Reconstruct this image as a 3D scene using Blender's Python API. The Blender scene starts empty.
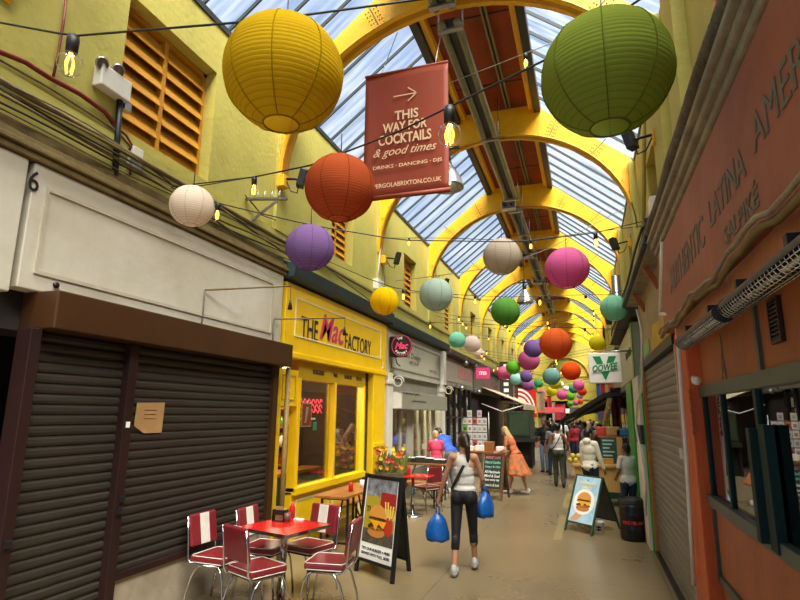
import bpy, bmesh, math, random
from mathutils import Vector, Matrix, noise
PI=math.pi
V=Vector
random.seed(7)
scene=bpy.context.scene
COL=scene.collection

# ---------------------------------------------------------------- camera
CX,CY,F,EYE=400.0,300.0,550.0,1.90
def _ray0(u,v): return V((u-CX,-(v-CY),-F))
_y=_ray0(588,415).normalized(); _z=_ray0(434,-2250).normalized()
_z=(_z-_y*_y.dot(_z)).normalized(); _x=_y.cross(_z)
ROT=Matrix((_x,_y,_z))
EYEP=V((0,0,EYE))
cam_data=bpy.data.cameras.new('camera'); cam=bpy.data.objects.new('camera',cam_data); COL.objects.link(cam)
cam_data.sensor_width=36; cam_data.lens=F*36/800; cam_data.clip_end=400; cam_data.clip_start=.05
cam.matrix_world=Matrix.Translation(EYEP)@ROT.to_4x4()
scene.camera=cam
def P(u,v,X=None,Y=None,Z=None,D=None):
    """a measured photo point as a place in the hall, in metres"""
    d=ROT@_ray0(u,v)
    if X is not None: k=X/d.x
    elif Y is not None: k=Y/d.y
    elif Z is not None: k=(Z-EYE)/d.z
    else: k=D/F
    return EYEP+d*k

# ---------------------------------------------------------------- light
w=bpy.data.worlds.new('sky'); scene.world=w; w.use_nodes=True
nt=w.node_tree; nt.nodes.clear()
def nn(nt,t,**k):
    n=nt.nodes.new(t)
    for a,b in k.items(): setattr(n,a,b)
    return n
tc=nn(nt,'ShaderNodeTexCoord'); mp=nn(nt,'ShaderNodeMapping'); mp.inputs['Scale'].default_value=(1,1,2.2)
ns=nn(nt,'ShaderNodeTexNoise'); ns.inputs['Scale'].default_value=2.6; ns.inputs['Detail'].default_value=7; ns.inputs['Roughness'].default_value=.55
rp=nn(nt,'ShaderNodeValToRGB'); e=rp.color_ramp.elements
e[0].position=.36; e[0].color=(.20,.37,.72,1); e[1].position=.68; e[1].color=(.62,.68,.76,1)
bg=nn(nt,'ShaderNodeBackground'); bg.inputs['Strength'].default_value=.72
wo=nn(nt,'ShaderNodeOutputWorld')
L=nt.links.new
L(tc.outputs['Generated'],mp.inputs['Vector']); L(mp.outputs[0],ns.inputs['Vector']); L(ns.outputs['Fac'],rp.inputs['Fac']); L(rp.outputs[0],bg.inputs['Color']); L(bg.outputs[0],wo.inputs['Surface'])
sd=bpy.data.lights.new('sun','SUN'); sd.energy=15; sd.angle=math.radians(50); sd.color=(1,.95,.86)
sun=bpy.data.objects.new('sun',sd); COL.objects.link(sun)
sun.rotation_euler=(math.radians(22),math.radians(20),0)
scene.view_settings.view_transform='Standard'; scene.view_settings.look='None'
scene.view_settings.gamma=1; scene.view_settings.use_curve_mapping=False
scene.view_settings.exposure=0.5

# ---------------------------------------------------------------- materials
def lin(h):
    if isinstance(h,(tuple,list)): return tuple(h)
    h=h.lstrip('#'); r=[int(h[i:i+2],16)/255 for i in (0,2,4)]
    return tuple(x/12.92 if x<=.04045 else ((x+.055)/1.055)**2.4 for x in r)
_mats={}
def mat(name,col,rough=.6,metal=0,var=.12,scale=6,bump=0,bscale=40,col2=None,stretch=(1,1,1),emit=0,lo=.35,hi=.65,spec=.5,coat=0):
    if name in _mats: return _mats[name]
    m=bpy.data.materials.new(name); m.use_nodes=True; _mats[name]=m
    t=m.node_tree; b=t.nodes['Principled BSDF']; c=lin(col)
    b.inputs['Roughness'].default_value=rough; b.inputs['Metallic'].default_value=metal
    b.inputs['Specular IOR Level'].default_value=spec; b.inputs['Coat Weight'].default_value=coat
    tc=nn(t,'ShaderNodeTexCoord'); mp=nn(t,'ShaderNodeMapping'); mp.inputs['Scale'].default_value=stretch
    t.links.new(tc.outputs['Object'],mp.inputs['Vector'])
    if var or col2:
        ns=nn(t,'ShaderNodeTexNoise'); ns.inputs['Scale'].default_value=scale; ns.inputs['Detail'].default_value=6; ns.inputs['Roughness'].default_value=.65
        t.links.new(mp.outputs[0],ns.inputs['Vector'])
        r=nn(t,'ShaderNodeValToRGB'); e=r.color_ramp.elements; e[0].position=lo; e[1].position=hi
        c2=lin(col2) if col2 else tuple(x*(1-var*2) for x in c)
        e[0].color=(*c2,1); e[1].color=(*c,1)
        t.links.new(ns.outputs['Fac'],r.inputs['Fac']); t.links.new(r.outputs[0],b.inputs['Base Color'])
    else: b.inputs['Base Color'].default_value=(*c,1)
    if bump:
        n2=nn(t,'ShaderNodeTexNoise'); n2.inputs['Scale'].default_value=bscale; n2.inputs['Detail'].default_value=4
        bp=nn(t,'ShaderNodeBump'); bp.inputs['Strength'].default_value=bump; bp.inputs['Distance'].default_value=.02
        t.links.new(mp.outputs[0],n2.inputs['Vector']); t.links.new(n2.outputs['Fac'],bp.inputs['Height']); t.links.new(bp.outputs[0],b.inputs['Normal'])
    if emit:
        b.inputs['Emission Color'].default_value=(*c,1); b.inputs['Emission Strength'].default_value=emit
    return m
def flat(name,col,rough=.6,**k): return mat(name,col,rough,var=0,**k)
def glassmat(name,tint=(.9,.93,.92),ior=1.5,rough=.0,fac=0):
    if name in _mats: return _mats[name]
    m=bpy.data.materials.new(name); m.use_nodes=True; _mats[name]=m
    t=m.node_tree; t.nodes.clear()
    tr=nn(t,'ShaderNodeBsdfTransparent'); tr.inputs[0].default_value=(*tint,1)
    gl=nn(t,'ShaderNodeBsdfGlossy'); gl.inputs['Roughness'].default_value=rough
    ge=nn(t,'ShaderNodeNewGeometry'); dt=nn(t,'ShaderNodeVectorMath',operation='DOT_PRODUCT'); ab=nn(t,'ShaderNodeMath',operation='ABSOLUTE'); om=nn(t,'ShaderNodeMath',operation='SUBTRACT'); om.inputs[0].default_value=1
    pw=nn(t,'ShaderNodeMath',operation='POWER'); pw.inputs[1].default_value=4; fr=nn(t,'ShaderNodeMapRange'); f0=((ior-1)/(ior+1))**2; fr.inputs[3].default_value=f0; fr.inputs[4].default_value=1
    for a,b in ((ge.outputs['Normal'],dt.inputs[0]),(ge.outputs['Incoming'],dt.inputs[1]),(dt.outputs['Value'],ab.inputs[0]),(ab.outputs[0],om.inputs[1]),(om.outputs[0],pw.inputs[0]),(pw.outputs[0],fr.inputs[0])): t.links.new(a,b)
    mx=nn(t,'ShaderNodeMixShader'); o=nn(t,'ShaderNodeOutputMaterial')
    t.links.new(fr.outputs[0],mx.inputs[0]); t.links.new(tr.outputs[0],mx.inputs[1]); t.links.new(gl.outputs[0],mx.inputs[2]); t.links.new(mx.outputs[0],o.inputs[0])
    return m
def papermat(name,col,tr=.45,ribs=0):
    if name in _mats: return _mats[name]
    m=bpy.data.materials.new(name); m.use_nodes=True; _mats[name]=m
    t=m.node_tree; t.nodes.clear(); c=lin(col)
    d=nn(t,'ShaderNodeBsdfDiffuse'); d.inputs[0].default_value=(*c,1)
    if ribs:   # hoops of wire under the paper
        tc=nn(t,'ShaderNodeTexCoord'); sx=nn(t,'ShaderNodeSeparateXYZ'); m1=nn(t,'ShaderNodeMath',operation='MULTIPLY'); m1.inputs[1].default_value=ribs
        fr=nn(t,'ShaderNodeMath',operation='PINGPONG'); fr.inputs[1].default_value=.5
        rm=nn(t,'ShaderNodeValToRGB'); e=rm.color_ramp.elements; e[0].position=.02; e[0].color=(*[x*.5 for x in c],1); e[1].position=.13; e[1].color=(*c,1)
        bp=nn(t,'ShaderNodeBump'); bp.inputs['Strength'].default_value=.35; bp.inputs['Distance'].default_value=.008
        for a,b in ((tc.outputs['Generated'],sx.inputs[0]),(sx.outputs[2],m1.inputs[0]),(m1.outputs[0],fr.inputs[0]),(fr.outputs[0],rm.inputs[0]),(rm.outputs[0],d.inputs[0]),(fr.outputs[0],bp.inputs['Height']),(bp.outputs[0],d.inputs['Normal'])): t.links.new(a,b)
    s=nn(t,'ShaderNodeBsdfTranslucent'); s.inputs[0].default_value=(*[x**.8 for x in c],1)
    mx=nn(t,'ShaderNodeMixShader'); mx.inputs[0].default_value=tr; o=nn(t,'ShaderNodeOutputMaterial')
    t.links.new(d.outputs[0],mx.inputs[1]); t.links.new(s.outputs[0],mx.inputs[2]); t.links.new(mx.outputs[0],o.inputs[0])
    return m
def roofglass():
    m=bpy.data.materials.new('roof_glass'); m.use_nodes=True; t=m.node_tree; t.nodes.clear()
    tc=nn(t,'ShaderNodeTexCoord'); mp=nn(t,'ShaderNodeMapping'); mp.inputs['Scale'].default_value=(.5,5,.5)
    ns=nn(t,'ShaderNodeTexNoise'); ns.inputs['Scale'].default_value=1.6; ns.inputs['Detail'].default_value=8; ns.inputs['Roughness'].default_value=.6
    r=nn(t,'ShaderNodeMapRange'); r.inputs[1].default_value=.35; r.inputs[2].default_value=.7; r.inputs[3].default_value=.02; r.inputs[4].default_value=.22
    tr=nn(t,'ShaderNodeBsdfTransparent'); tr.inputs[0].default_value=(.92,.96,.98,1)
    ts=nn(t,'ShaderNodeBsdfTranslucent'); ts.inputs[0].default_value=(.78,.80,.80,1)
    mx=nn(t,'ShaderNodeMixShader'); o=nn(t,'ShaderNodeOutputMaterial')
    L=t.links.new
    L(tc.outputs['Object'],mp.inputs[0]); L(mp.outputs[0],ns.inputs[0]); L(ns.outputs[0],r.inputs[0]); L(r.outputs[0],mx.inputs[0]); L(tr.outputs[0],mx.inputs[1]); L(ts.outputs[0],mx.inputs[2]); L(mx.outputs[0],o.inputs[0])
    return m

# ---------------------------------------------------------------- mesh builder
class MB:
    def __init__(s): s.v=[]; s.f=[]; s.m=[]; s.sm=[]
    def add(s,vs,fs,mi=0,smooth=False,M=None):
        n=len(s.v)
        s.v+=[(M@V(p)) if M else V(p) for p in vs]
        s.f+=[tuple(i+n for i in f) for f in fs]; s.m+=[mi]*len(fs); s.sm+=[smooth]*len(fs); return s
    def box(s,a,b,mi=0,M=None):
        x0,x1=sorted((a[0],b[0])); y0,y1=sorted((a[1],b[1])); z0,z1=sorted((a[2],b[2]))
        return s.add([(x0,y0,z0),(x1,y0,z0),(x1,y1,z0),(x0,y1,z0),(x0,y0,z1),(x1,y0,z1),(x1,y1,z1),(x0,y1,z1)],
              [(0,3,2,1),(4,5,6,7),(0,1,5,4),(1,2,6,5),(2,3,7,6),(3,0,4,7)],mi,False,M)
    def bar(s,p,q,wd,th,mi=0,up=(0,0,1)):
        p=V(p);q=V(q);d=(q-p); ln=d.length
        if ln<1e-6: return s
        d/=ln; u=V(up)
        if abs(d.dot(u))>.98: u=V((1,0,0))
        a=d.cross(u).normalized(); b=a.cross(d)
        M=Matrix((a,d,b)).transposed().to_4x4(); M.translation=p
        return s.box((-wd/2,0,-th/2),(wd/2,ln,th/2),mi,M)
    def tube(s,pts,r,n=8,mi=0,closed=False,caps=True):
        pts=[V(p) for p in pts]; N=len(pts); rr=r if isinstance(r,(list,tuple)) else [r]*N
        vs=[];fs=[]; prev=None
        for i,p in enumerate(pts):
            if closed: d=pts[(i+1)%N]-pts[i-1]
            else: d=pts[min(i+1,N-1)]-pts[max(i-1,0)]
            d=d.normalized() if d.length>1e-9 else V((0,0,1))
            if prev is None:
                u=V((0,0,1)) if abs(d.z)<.9 else V((1,0,0)); a=d.cross(u).normalized()
            else:
                a=(prev-d*prev.dot(d)); a=a.normalized() if a.length>1e-6 else d.orthogonal().normalized()
            prev=a; b=d.cross(a)
            for k in range(n):
                t=2*PI*k/n; vs.append(p+(a*math.cos(t)+b*math.sin(t))*rr[i])
        for i in range(N if closed else N-1):
            j=(i+1)%N
            for k in range(n): fs.append((i*n+k,i*n+(k+1)%n,j*n+(k+1)%n,j*n+k))
        if caps and not closed: fs.append(tuple(range(n-1,-1,-1))); fs.append(tuple((N-1)*n+k for k in range(n)))
        return s.add(vs,fs,mi,True)
    def cyl(s,p,q,r,r2=None,n=16,mi=0,smooth=True):
        return s.tube([p,q],[r,r if r2 is None else r2],n,mi)
    def lathe(s,prof,c=(0,0,0),n=24,mi=0,axis=None,smooth=True):
        c=V(c); vs=[];fs=[]
        Q=V((0,0,1)).rotation_difference(V(axis)).to_matrix() if axis else Matrix.Identity(3)
        for r,z in prof:
            for k in range(n):
                t=2*PI*k/n; vs.append(c+Q@V((r*math.cos(t),r*math.sin(t),z)))
        for i in range(len(prof)-1):
            for k in range(n): fs.append((i*n+k,i*n+(k+1)%n,(i+1)*n+(k+1)%n,(i+1)*n+k))
        return s.add(vs,fs,mi,smooth)
    def ball(s,c,r,n=12,mi=0):
        r=r if isinstance(r,(tuple,list,Vector)) else (r,r,r); c=V(c); m=max(4,n//2); vs=[];fs=[]
        for i in range(m+1):
            a=PI*i/m
            for k in range(n):
                t=2*PI*k/n; vs.append((c.x+r[0]*math.sin(a)*math.cos(t),c.y+r[1]*math.sin(a)*math.sin(t),c.z-r[2]*math.cos(a)))
        for i in range(m):
            for k in range(n): fs.append((i*n+k,i*n+(k+1)%n,(i+1)*n+(k+1)%n,(i+1)*n+k))
        return s.add(vs,fs,mi,True)
    def poly(s,pts,nrm,th,mi=0):
        """extrude a planar outline by th along nrm"""
        nrm=V(nrm).normalized()*th; n=len(pts); a=[V(p) for p in pts]
        area=V((0,0,0))
        for i in range(n): area+=a[i].cross(a[(i+1)%n])
        if area.dot(nrm)<0: a=a[::-1]
        vs=a+[p+nrm for p in a]
        fs=[tuple(range(n-1,-1,-1)),tuple(range(n,2*n))]+[(i,(i+1)%n,(i+1)%n+n,i+n) for i in range(n)]
        return s.add(vs,fs,mi)
    def text(s,body,c,right,up,wd,ht,mi=0,shear=0,bold=0,th=.004):
        vs,fs=textmesh(body,shear,bold)
        xs=[p[0] for p in vs]; ys=[p[1] for p in vs]
        x0,x1,y0,y1=min(xs),max(xs),min(ys),max(ys)
        R=V(right).normalized();U=V(up).normalized();N=R.cross(U); c=V(c)
        s.add([c+R*((p[0]-(x0+x1)/2)/(x1-x0)*wd)+U*((p[1]-(y0+y1)/2)/(y1-y0)*ht)+N*(th*(1 if p[2]>0 else 0)) for p in vs],fs,mi)
        return s
    def oval(s,c,right,up,a,b,mi=0,n=24,th=.002,t0=0,t1=2*PI):
        R=V(right).normalized();U=V(up).normalized();c=V(c)
        pts=[c+R*(a*math.cos(t0+(t1-t0)*k/n))+U*(b*math.sin(t0+(t1-t0)*k/n)) for k in range(n if t1-t0>6.2 else n+1)]
        return s.poly(pts,R.cross(U),th,mi)
_tx={}
def textmesh(body,shear,bold):
    k=(body,shear,bold)
    if k in _tx: return _tx[k]
    c=bpy.data.curves.new('t','FONT'); c.body=body; c.shear=shear; c.offset=bold; c.extrude=.01; c.resolution_u=3
    o=bpy.data.objects.new('t',c); COL.objects.link(o)
    dg=bpy.context.evaluated_depsgraph_get(); me=bpy.data.meshes.new_from_object(o.evaluated_get(dg))
    r=([tuple(v.co) for v in me.vertices],[tuple(p.vertices) for p in me.polygons])
    bpy.data.objects.remove(o); bpy.data.curves.remove(c); bpy.data.meshes.remove(me)
    _tx[k]=r; return r
WM={}
def wmat(o): return WM.get(o.name,Matrix.Identity(4))
def link(name,data,parent,M):
    o=bpy.data.objects.new(name,data); COL.objects.link(o)
    if parent: o.parent=parent; WM[o.name]=wmat(parent)@M
    else: WM[o.name]=M
    o.matrix_local=M; return o
def obj(name,mb,mats,parent=None,local=False,bevel=0,label=None,frame=None):
    """one mesh object; coordinates are world ones unless local"""
    mats=mats if isinstance(mats,(list,tuple)) else [mats]
    me=bpy.data.meshes.new(name)
    inv=Matrix.Identity(4) if (local or not parent) else wmat(parent).inverted()
    if frame: inv=wmat(parent).inverted()@wmat(frame)
    vs=[inv@p for p in mb.v]
    # parts sit on an origin of their own at their middle, so the mesh coordinates stay small
    lo=V((min(p.x for p in vs),min(p.y for p in vs),min(p.z for p in vs))); hi=V((max(p.x for p in vs),max(p.y for p in vs),max(p.z for p in vs)))
    c=(lo+hi)/2; c.z=lo.z
    me.from_pydata([tuple(p-c) for p in vs],[],mb.f); 
    for m in mats: me.materials.append(m)
    me.polygons.foreach_set('material_index',mb.m); me.polygons.foreach_set('use_smooth',mb.sm); me.update()
    o=link(name,me,parent,Matrix.Translation(c))
    if bevel:
        b=o.modifiers.new('b','BEVEL'); b.width=bevel; b.segments=2; b.limit_method='ANGLE'; b.angle_limit=.7
    if label: o['label']=label
    return o
def tag(o,label=None,cat=None,group=None,kind=None):
    for k,x in (('label',label),('category',cat),('group',group),('kind',kind)):
        if x: o[k]=x
    return o
def thing(name,label,cat,loc=(0,0,0),rz=0,group=None):
    return tag(link(name,None,None,Matrix.Translation(V(loc))@Matrix.Rotation(rz,4,'Z')),label,cat,group)
def struct(name,mb,mats,parent=None,bevel=0):
    o=obj(name,mb,mats,parent,bevel=bevel)
    if not parent: o['kind']='structure'
    return o
def dup(o,loc,rz,label=None,group=None,parent=None,scale=None):
    c=o.copy(); COL.objects.link(c); c.parent=parent
    if loc is not None:
        c.matrix_local=Matrix.Translation(V(loc))@Matrix.Rotation(rz,4,'Z')@(Matrix.Scale(scale,4) if scale else Matrix.Identity(4))
        WM[c.name]=c.matrix_local.copy()
    if label: c['label']=label
    if group: c['group']=group
    for ch in list(o.children):
        dup(ch,None,0,parent=c)
    return c
def rects(y0,y1,z0,z1,holes):
    ys=sorted({y0,y1,*[h[0] for h in holes],*[h[1] for h in holes]}); zs=sorted({z0,z1,*[h[2] for h in holes],*[h[3] for h in holes]})
    for i in range(len(ys)-1):
        for j in range(len(zs)-1):
            a,b=(ys[i]+ys[i+1])/2,(zs[j]+zs[j+1])/2
            if not any(h[0]<a<h[1] and h[2]<b<h[3] for h in holes): yield ys[i],ys[i+1],zs[j],zs[j+1]
# ---------------------------------------------------------------- palette
m_wall=mat('yellow_paint','#bdb153',.75,var=.10,scale=1.6,bump=.35,bscale=14,lo=.3,hi=.7)
m_wallbeam=mat('yellow_paint_beam','#b5a84c',.7,var=.16,scale=3,bump=.3,bscale=20)
m_louvre=mat('ochre_louvre','#c98a12',.55,var=.12,scale=4,bump=.2)
m_arch=mat('arch_yellow','#f6b60a',.45,var=.07,scale=3,bump=.15)
m_archd=mat('arch_gusset','#b37c0c',.5,var=.1,scale=8)
m_red=mat('red_boarding','#9a3b16',.6,var=.2,scale=2.2,bump=.1)
m_dark=mat('dark_iron','#2c2d29',.5,var=.1)
m_bar=mat('glazing_bar','#2f3a3a',.5,var=.1)
m_pipe=mat('olive_pipe','#8b8560',.5,var=.15,scale=4)
m_black=mat('matt_black','#121212',.5,var=.05)
m_chrome=mat('chrome','#c9c9c6',.12,1,var=0)
m_steel=mat('brushed_steel','#a9a9a4',.32,.9,var=.1)
m_white=mat('white_paint','#d6d0c0',.55,var=.06,scale=2,bump=.12,bscale=20)
m_fascia=mat('aged_white_board','#cfc9b8',.6,var=.09,scale=1.2,bump=.15,bscale=10,col2='#b3a88c',lo=.25,hi=.75)
m_brown=mat('brown_metal','#40240b',.45,var=.12,scale=2)
m_maroon=mat('maroon_metal','#260d08',.5,var=.15)
m_shut=mat('shutter_steel','#352e25',.55,.2,var=.14,scale=3,stretch=(1,.4,6))
m_shut2=mat('shutter_steel_light','#7d776c',.42,.5,var=.12,scale=3,stretch=(1,.4,6))
m_plaster=mat('stained_plaster','#a3947c',.8,var=.2,scale=2.5,bump=.3,bscale=9)
m_mac=mat('shop_yellow','#f2c400',.45,var=.05,scale=2)
m_macd=mat('shop_yellow_board','#c29a0c',.5,var=.07,scale=2)
m_cream=mat('cream_trim','#e5dcae',.5,var=.04)
m_teal=mat('teal_board','#2d4143',.55,var=.12)
m_timber=mat('old_cornice','#7d6a3c',.7,var=.2,scale=5,bump=.2)
m_wood=mat('warm_wood','#a5672c',.45,var=.2,scale=3,stretch=(8,1,8),coat=.2)
m_grey=mat('grey_green_paint','#b3ae98',.6,var=.06,scale=2)
m_greyd=mat('grey_fascia','#8d8674',.6,var=.1,scale=2)
m_orange=mat('orange_render','#a55b30',.6,var=.13,scale=2.2,bump=.25,bscale=12,col2='#914f29')
m_orangeb=mat('orange_column_paint','#c9571a',.55,var=.08,scale=3,bump=.2)
m_sign=mat('faded_salmon','#a8664e',.65,var=.12,scale=1.6,bump=.15,bscale=9,col2='#93543f')
m_signtx=mat('faded_grey_lettering','#6a6a5c',.7,var=.12,scale=14,col2='#8f5c49',lo=.3,hi=.5)
m_tealp=mat('teal_frame_paint','#0a2a2c',.6,var=.1,spec=.2)
m_tealg=mat('grey_teal_rail','#3a4a45',.45,var=.1)
m_lead=mat('weathered_moulding','#9a9079',.75,var=.22,scale=5,bump=.4,bscale=25)
m_leadd=mat('weathered_cable','#6f675a',.75,var=.25,scale=9,bump=.6,bscale=60)
m_pvc=mat('white_pvc','#dedacb',.4,var=.05)
m_green=mat('bright_green','#2f9c18',.4,var=.06)
m_dgreen=mat('dark_green','#1d4436',.45,var=.1)
m_redpl=mat('red_plastic','#c81d18',.3,var=.05)
m_paper=flat('paper_white','#eae6da',.8)
m_card=mat('cardboard','#a9814f',.85,var=.08)
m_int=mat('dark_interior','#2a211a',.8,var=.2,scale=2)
m_glass=glassmat('shop_glass',(.85,.88,.86),1.8)
m_clear=glassmat('clear_glass',(.97,.97,.95),1.45)
m_floor=None
def floormat():
    m=mat('polished_concrete','#9d8a68',.3,var=.1,scale=.9,col2='#83704f',lo=.3,hi=.7,spec=.45)
    t=m.node_tree; b=t.nodes['Principled BSDF']; tc=nn(t,'ShaderNodeTexCoord')
    n1=nn(t,'ShaderNodeTexNoise'); n1.inputs['Scale'].default_value=.55; n1.inputs['Detail'].default_value=9; n1.inputs['Roughness'].default_value=.62
    n2=nn(t,'ShaderNodeTexNoise'); n2.inputs['Scale'].default_value=60; n2.inputs['Detail'].default_value=3
    n3=nn(t,'ShaderNodeTexVoronoi'); n3.inputs['Scale'].default_value=34
    r=nn(t,'ShaderNodeValToRGB'); e=r.color_ramp.elements; e[0].position=.25;e[0].color=(*lin('#6f6045'),1); e[1].position=.75;e[1].color=(*lin('#877556'),1)
    mx=nn(t,'ShaderNodeMix',data_type='RGBA',blend_type='OVERLAY'); mx.inputs[0].default_value=.45
    rr=nn(t,'ShaderNodeMapRange'); rr.inputs[3].default_value=.25; rr.inputs[4].default_value=.34; rr.inputs[1].default_value=.3; rr.inputs[2].default_value=.7
    br=nn(t,'ShaderNodeTexBrick'); br.offset=0; br.inputs['Scale'].default_value=1; br.inputs['Mortar Size'].default_value=.006; br.inputs['Brick Width'].default_value=2.5; br.inputs['Row Height'].default_value=3.0
    br.inputs['Color1'].default_value=(1,1,1,1); br.inputs['Color2'].default_value=(1,1,1,1); br.inputs['Mortar'].default_value=(.45,.42,.38,1)
    m2=nn(t,'ShaderNodeMix',data_type='RGBA',blend_type='MULTIPLY'); m2.inputs[0].default_value=1
    L=t.links.new
    for n in (n1,n2,n3,br): L(tc.outputs['Object'],n.inputs['Vector'])
    L(n1.outputs['Fac'],r.inputs[0]); L(r.outputs[0],mx.inputs[6]); L(n2.outputs['Fac'],mx.inputs[7]); L(mx.outputs[2],m2.inputs[6]); L(br.outputs[0],m2.inputs[7]); L(m2.outputs[2],b.inputs['Base Color'])
    L(n1.outputs['Fac'],rr.inputs[0]); L(rr.outputs[0],b.inputs['Roughness'])
    return m
m_floor=floormat()
XL,XR,ZT=-4.1,1.10,6.60
YE=47.5
R_=(0,-1,0)   # reading direction on the left wall: seen from the hall, text runs away from the camera
# ---------------------------------------------------------------- floor, walls, end
mb=MB(); mb.box((-7.5,-3,-.1),(4,YE+12,0)); struct('floor',mb,m_floor)
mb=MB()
for y in (9.4,12.6,15.8,19,22.2): mb.box((-.62,y,0),(-.5,y+2.2,.0015))  # sun stripes on the floor, put in as thin yellowish coloured strips
struct('sun_stripes',mb,mat('sun_stripe_yellow','#94804f',.5,var=.2,scale=9,col2='#84734f',lo=.35,hi=.6))
mb=MB()
wins=[(3.66,5.03,4.55,5.98),(8.36,9.30,4.62,5.80),(12.45,13.5,4.5,5.80)]+[(16.6+4.1*k,17.7+4.1*k,4.5,5.8) for k in range(7)]
for y0,y1,z0,z1 in rects(-3,YE,3.8,ZT,wins): mb.box((XL-.35,y0,z0),(XL,y1,z1))
# sill band and shallow pilasters
mb.box((XL,-3,4.36),(XL+.035,YE,4.44))
for y in [6.35+4.07*k for k in range(10)]: mb.box((XL,y+.12,4.44),(XL+.05,y+.62,ZT))
wl=struct('wall_left',mb,m_wall)
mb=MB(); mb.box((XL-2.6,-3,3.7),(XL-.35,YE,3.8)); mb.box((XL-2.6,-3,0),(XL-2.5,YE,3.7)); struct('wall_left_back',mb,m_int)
mb=MB()
rw=[(3.0,4.3,4.4,5.9),(8.0,9.0,4.6,5.8),(12.2,13.2,4.6,5.8),(16.4,17.4,4.6,5.8),(20.5,21.5,4.6,5.8)]
for y0,y1,z0,z1 in rects(-3,YE,3.7,ZT,rw): mb.box((XR,y0,z0),(XR+.35,y1,z1))
for y in [5.2,6.35,10.45,14.5,18.6,22.7,26.8,30.9]: mb.box((XR-.12,y+.05,3.72),(XR,y+.6,ZT))
mb.box((XR-.06,-3,4.28),(XR,YE,4.4))
struct('wall_right',mb,m_wall)
mb=MB(); mb.box((XR+2,-3,0),(XR+2.1,YE,3.7)); mb.box((XR+.35,-3,3.6),(XR+2.1,YE,3.7)); struct('wall_right_back',mb,m_int)
# louvred upper windows
n=1
for side,ws in (('l',wins),('r',rw)):
    for i,(y0,y1,z0,z1) in enumerate(ws):
        X=XL-.18 if side=='l' else XR+.18; s=1 if side=='l' else -1
        fr=MB(); t=.05
        fr.box((X-.03,y0,z0),(X+.03,y0+t,z1)).box((X-.03,y1-t,z0),(X+.03,y1,z1)).box((X-.03,y0,z0),(X+.03,y1,z0+t)).box((X-.03,y0,z1-t),(X+.03,y1,z1)).box((X-.03,(y0+y1)/2-.03,z0),(X+.035,(y0+y1)/2+.03,z1))
        fr.box((X-.16*s-.01,y0,z0),(X-.16*s+.01,y1,z1))
        o=struct(f'window_{n}',fr,m_louvre); n+=1
        sl=MB(); k=7 if i==0 else 8
        for a,b in ((y0+t,(y0+y1)/2-.03),((y0+y1)/2+.03,y1-t)):
            for j in range(k):
                zz=z0+t+(j+.5)*(z1-z0-2*t)/k; h=(z1-z0)/k*.62
                sl.poly([(X-.05*s,a,zz-h*.2+.0),(X-.05*s,b,zz-h*.2),(X+.035*s,b,zz+h*.75),(X+.035*s,a,zz+h*.75)],(s*.6,0,-.8),.012) if False else sl.bar((X,a,zz),(X,b,zz),.012,(z1-z0)/k*1.35,up=(-s*.42,0,1))
        struct('louvre',sl,m_louvre,o)
# red zigzag trim in the near right window
zz=MB()
for y in (3.02,4.2):
    for k in range(12): zz.poly([(XR-.004,y,4.45+k*.12),(XR-.004,y+.09,4.51+k*.12),(XR-.004,y,4.57+k*.12)],(-1,0,0),.006)
tag(obj('zigzag_trim',zz,m_redpl),'red zigzag paper trim on the upper window above the salmon sign','trim')
# end wall with a round arch
mb=MB(); pts=[(XL-3,YE,0),(XL-.0,YE,0),(XL,YE,4.6)]
mb.box((XL-3,YE,3.0),(XR+3,YE+.3,5.0)); mb.box((XL-3,YE,0),(-3.6,YE+.3,3.0)); mb.box((-1.4,YE,0),(XR+3,YE+.3,3.0)); mb.box((-4.2,YE+3,0),(-.5,YE+3.2,3.6),1); mb.box((-4.2,YE+.3,3.0),(-.5,YE+3.2,3.1),1); mb.box((XL-3,YE,5),(XR+3,YE+.3,6.6)); mb.poly([(XL-.3,YE,6.6),(XR+.3,YE,6.6),(-.7,YE,8.15),(-2.2,YE,8.15)],(0,1,0),.3)
struct('wall_end',mb,[mat('end_wall_yellow','#b5a33c',.7,var=.06,scale=2),m_int])
mb=MB(); mb.tube([(-1.5+1.7*math.cos(t),YE-.02,5.0+1.5*math.sin(t)) for t in [PI*k/16 for k in range(17)]],.09); mb.box((-3.3,YE-.05,4.9),(.3,YE,5.0)); struct('trim_2',mb,m_archd)
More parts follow.
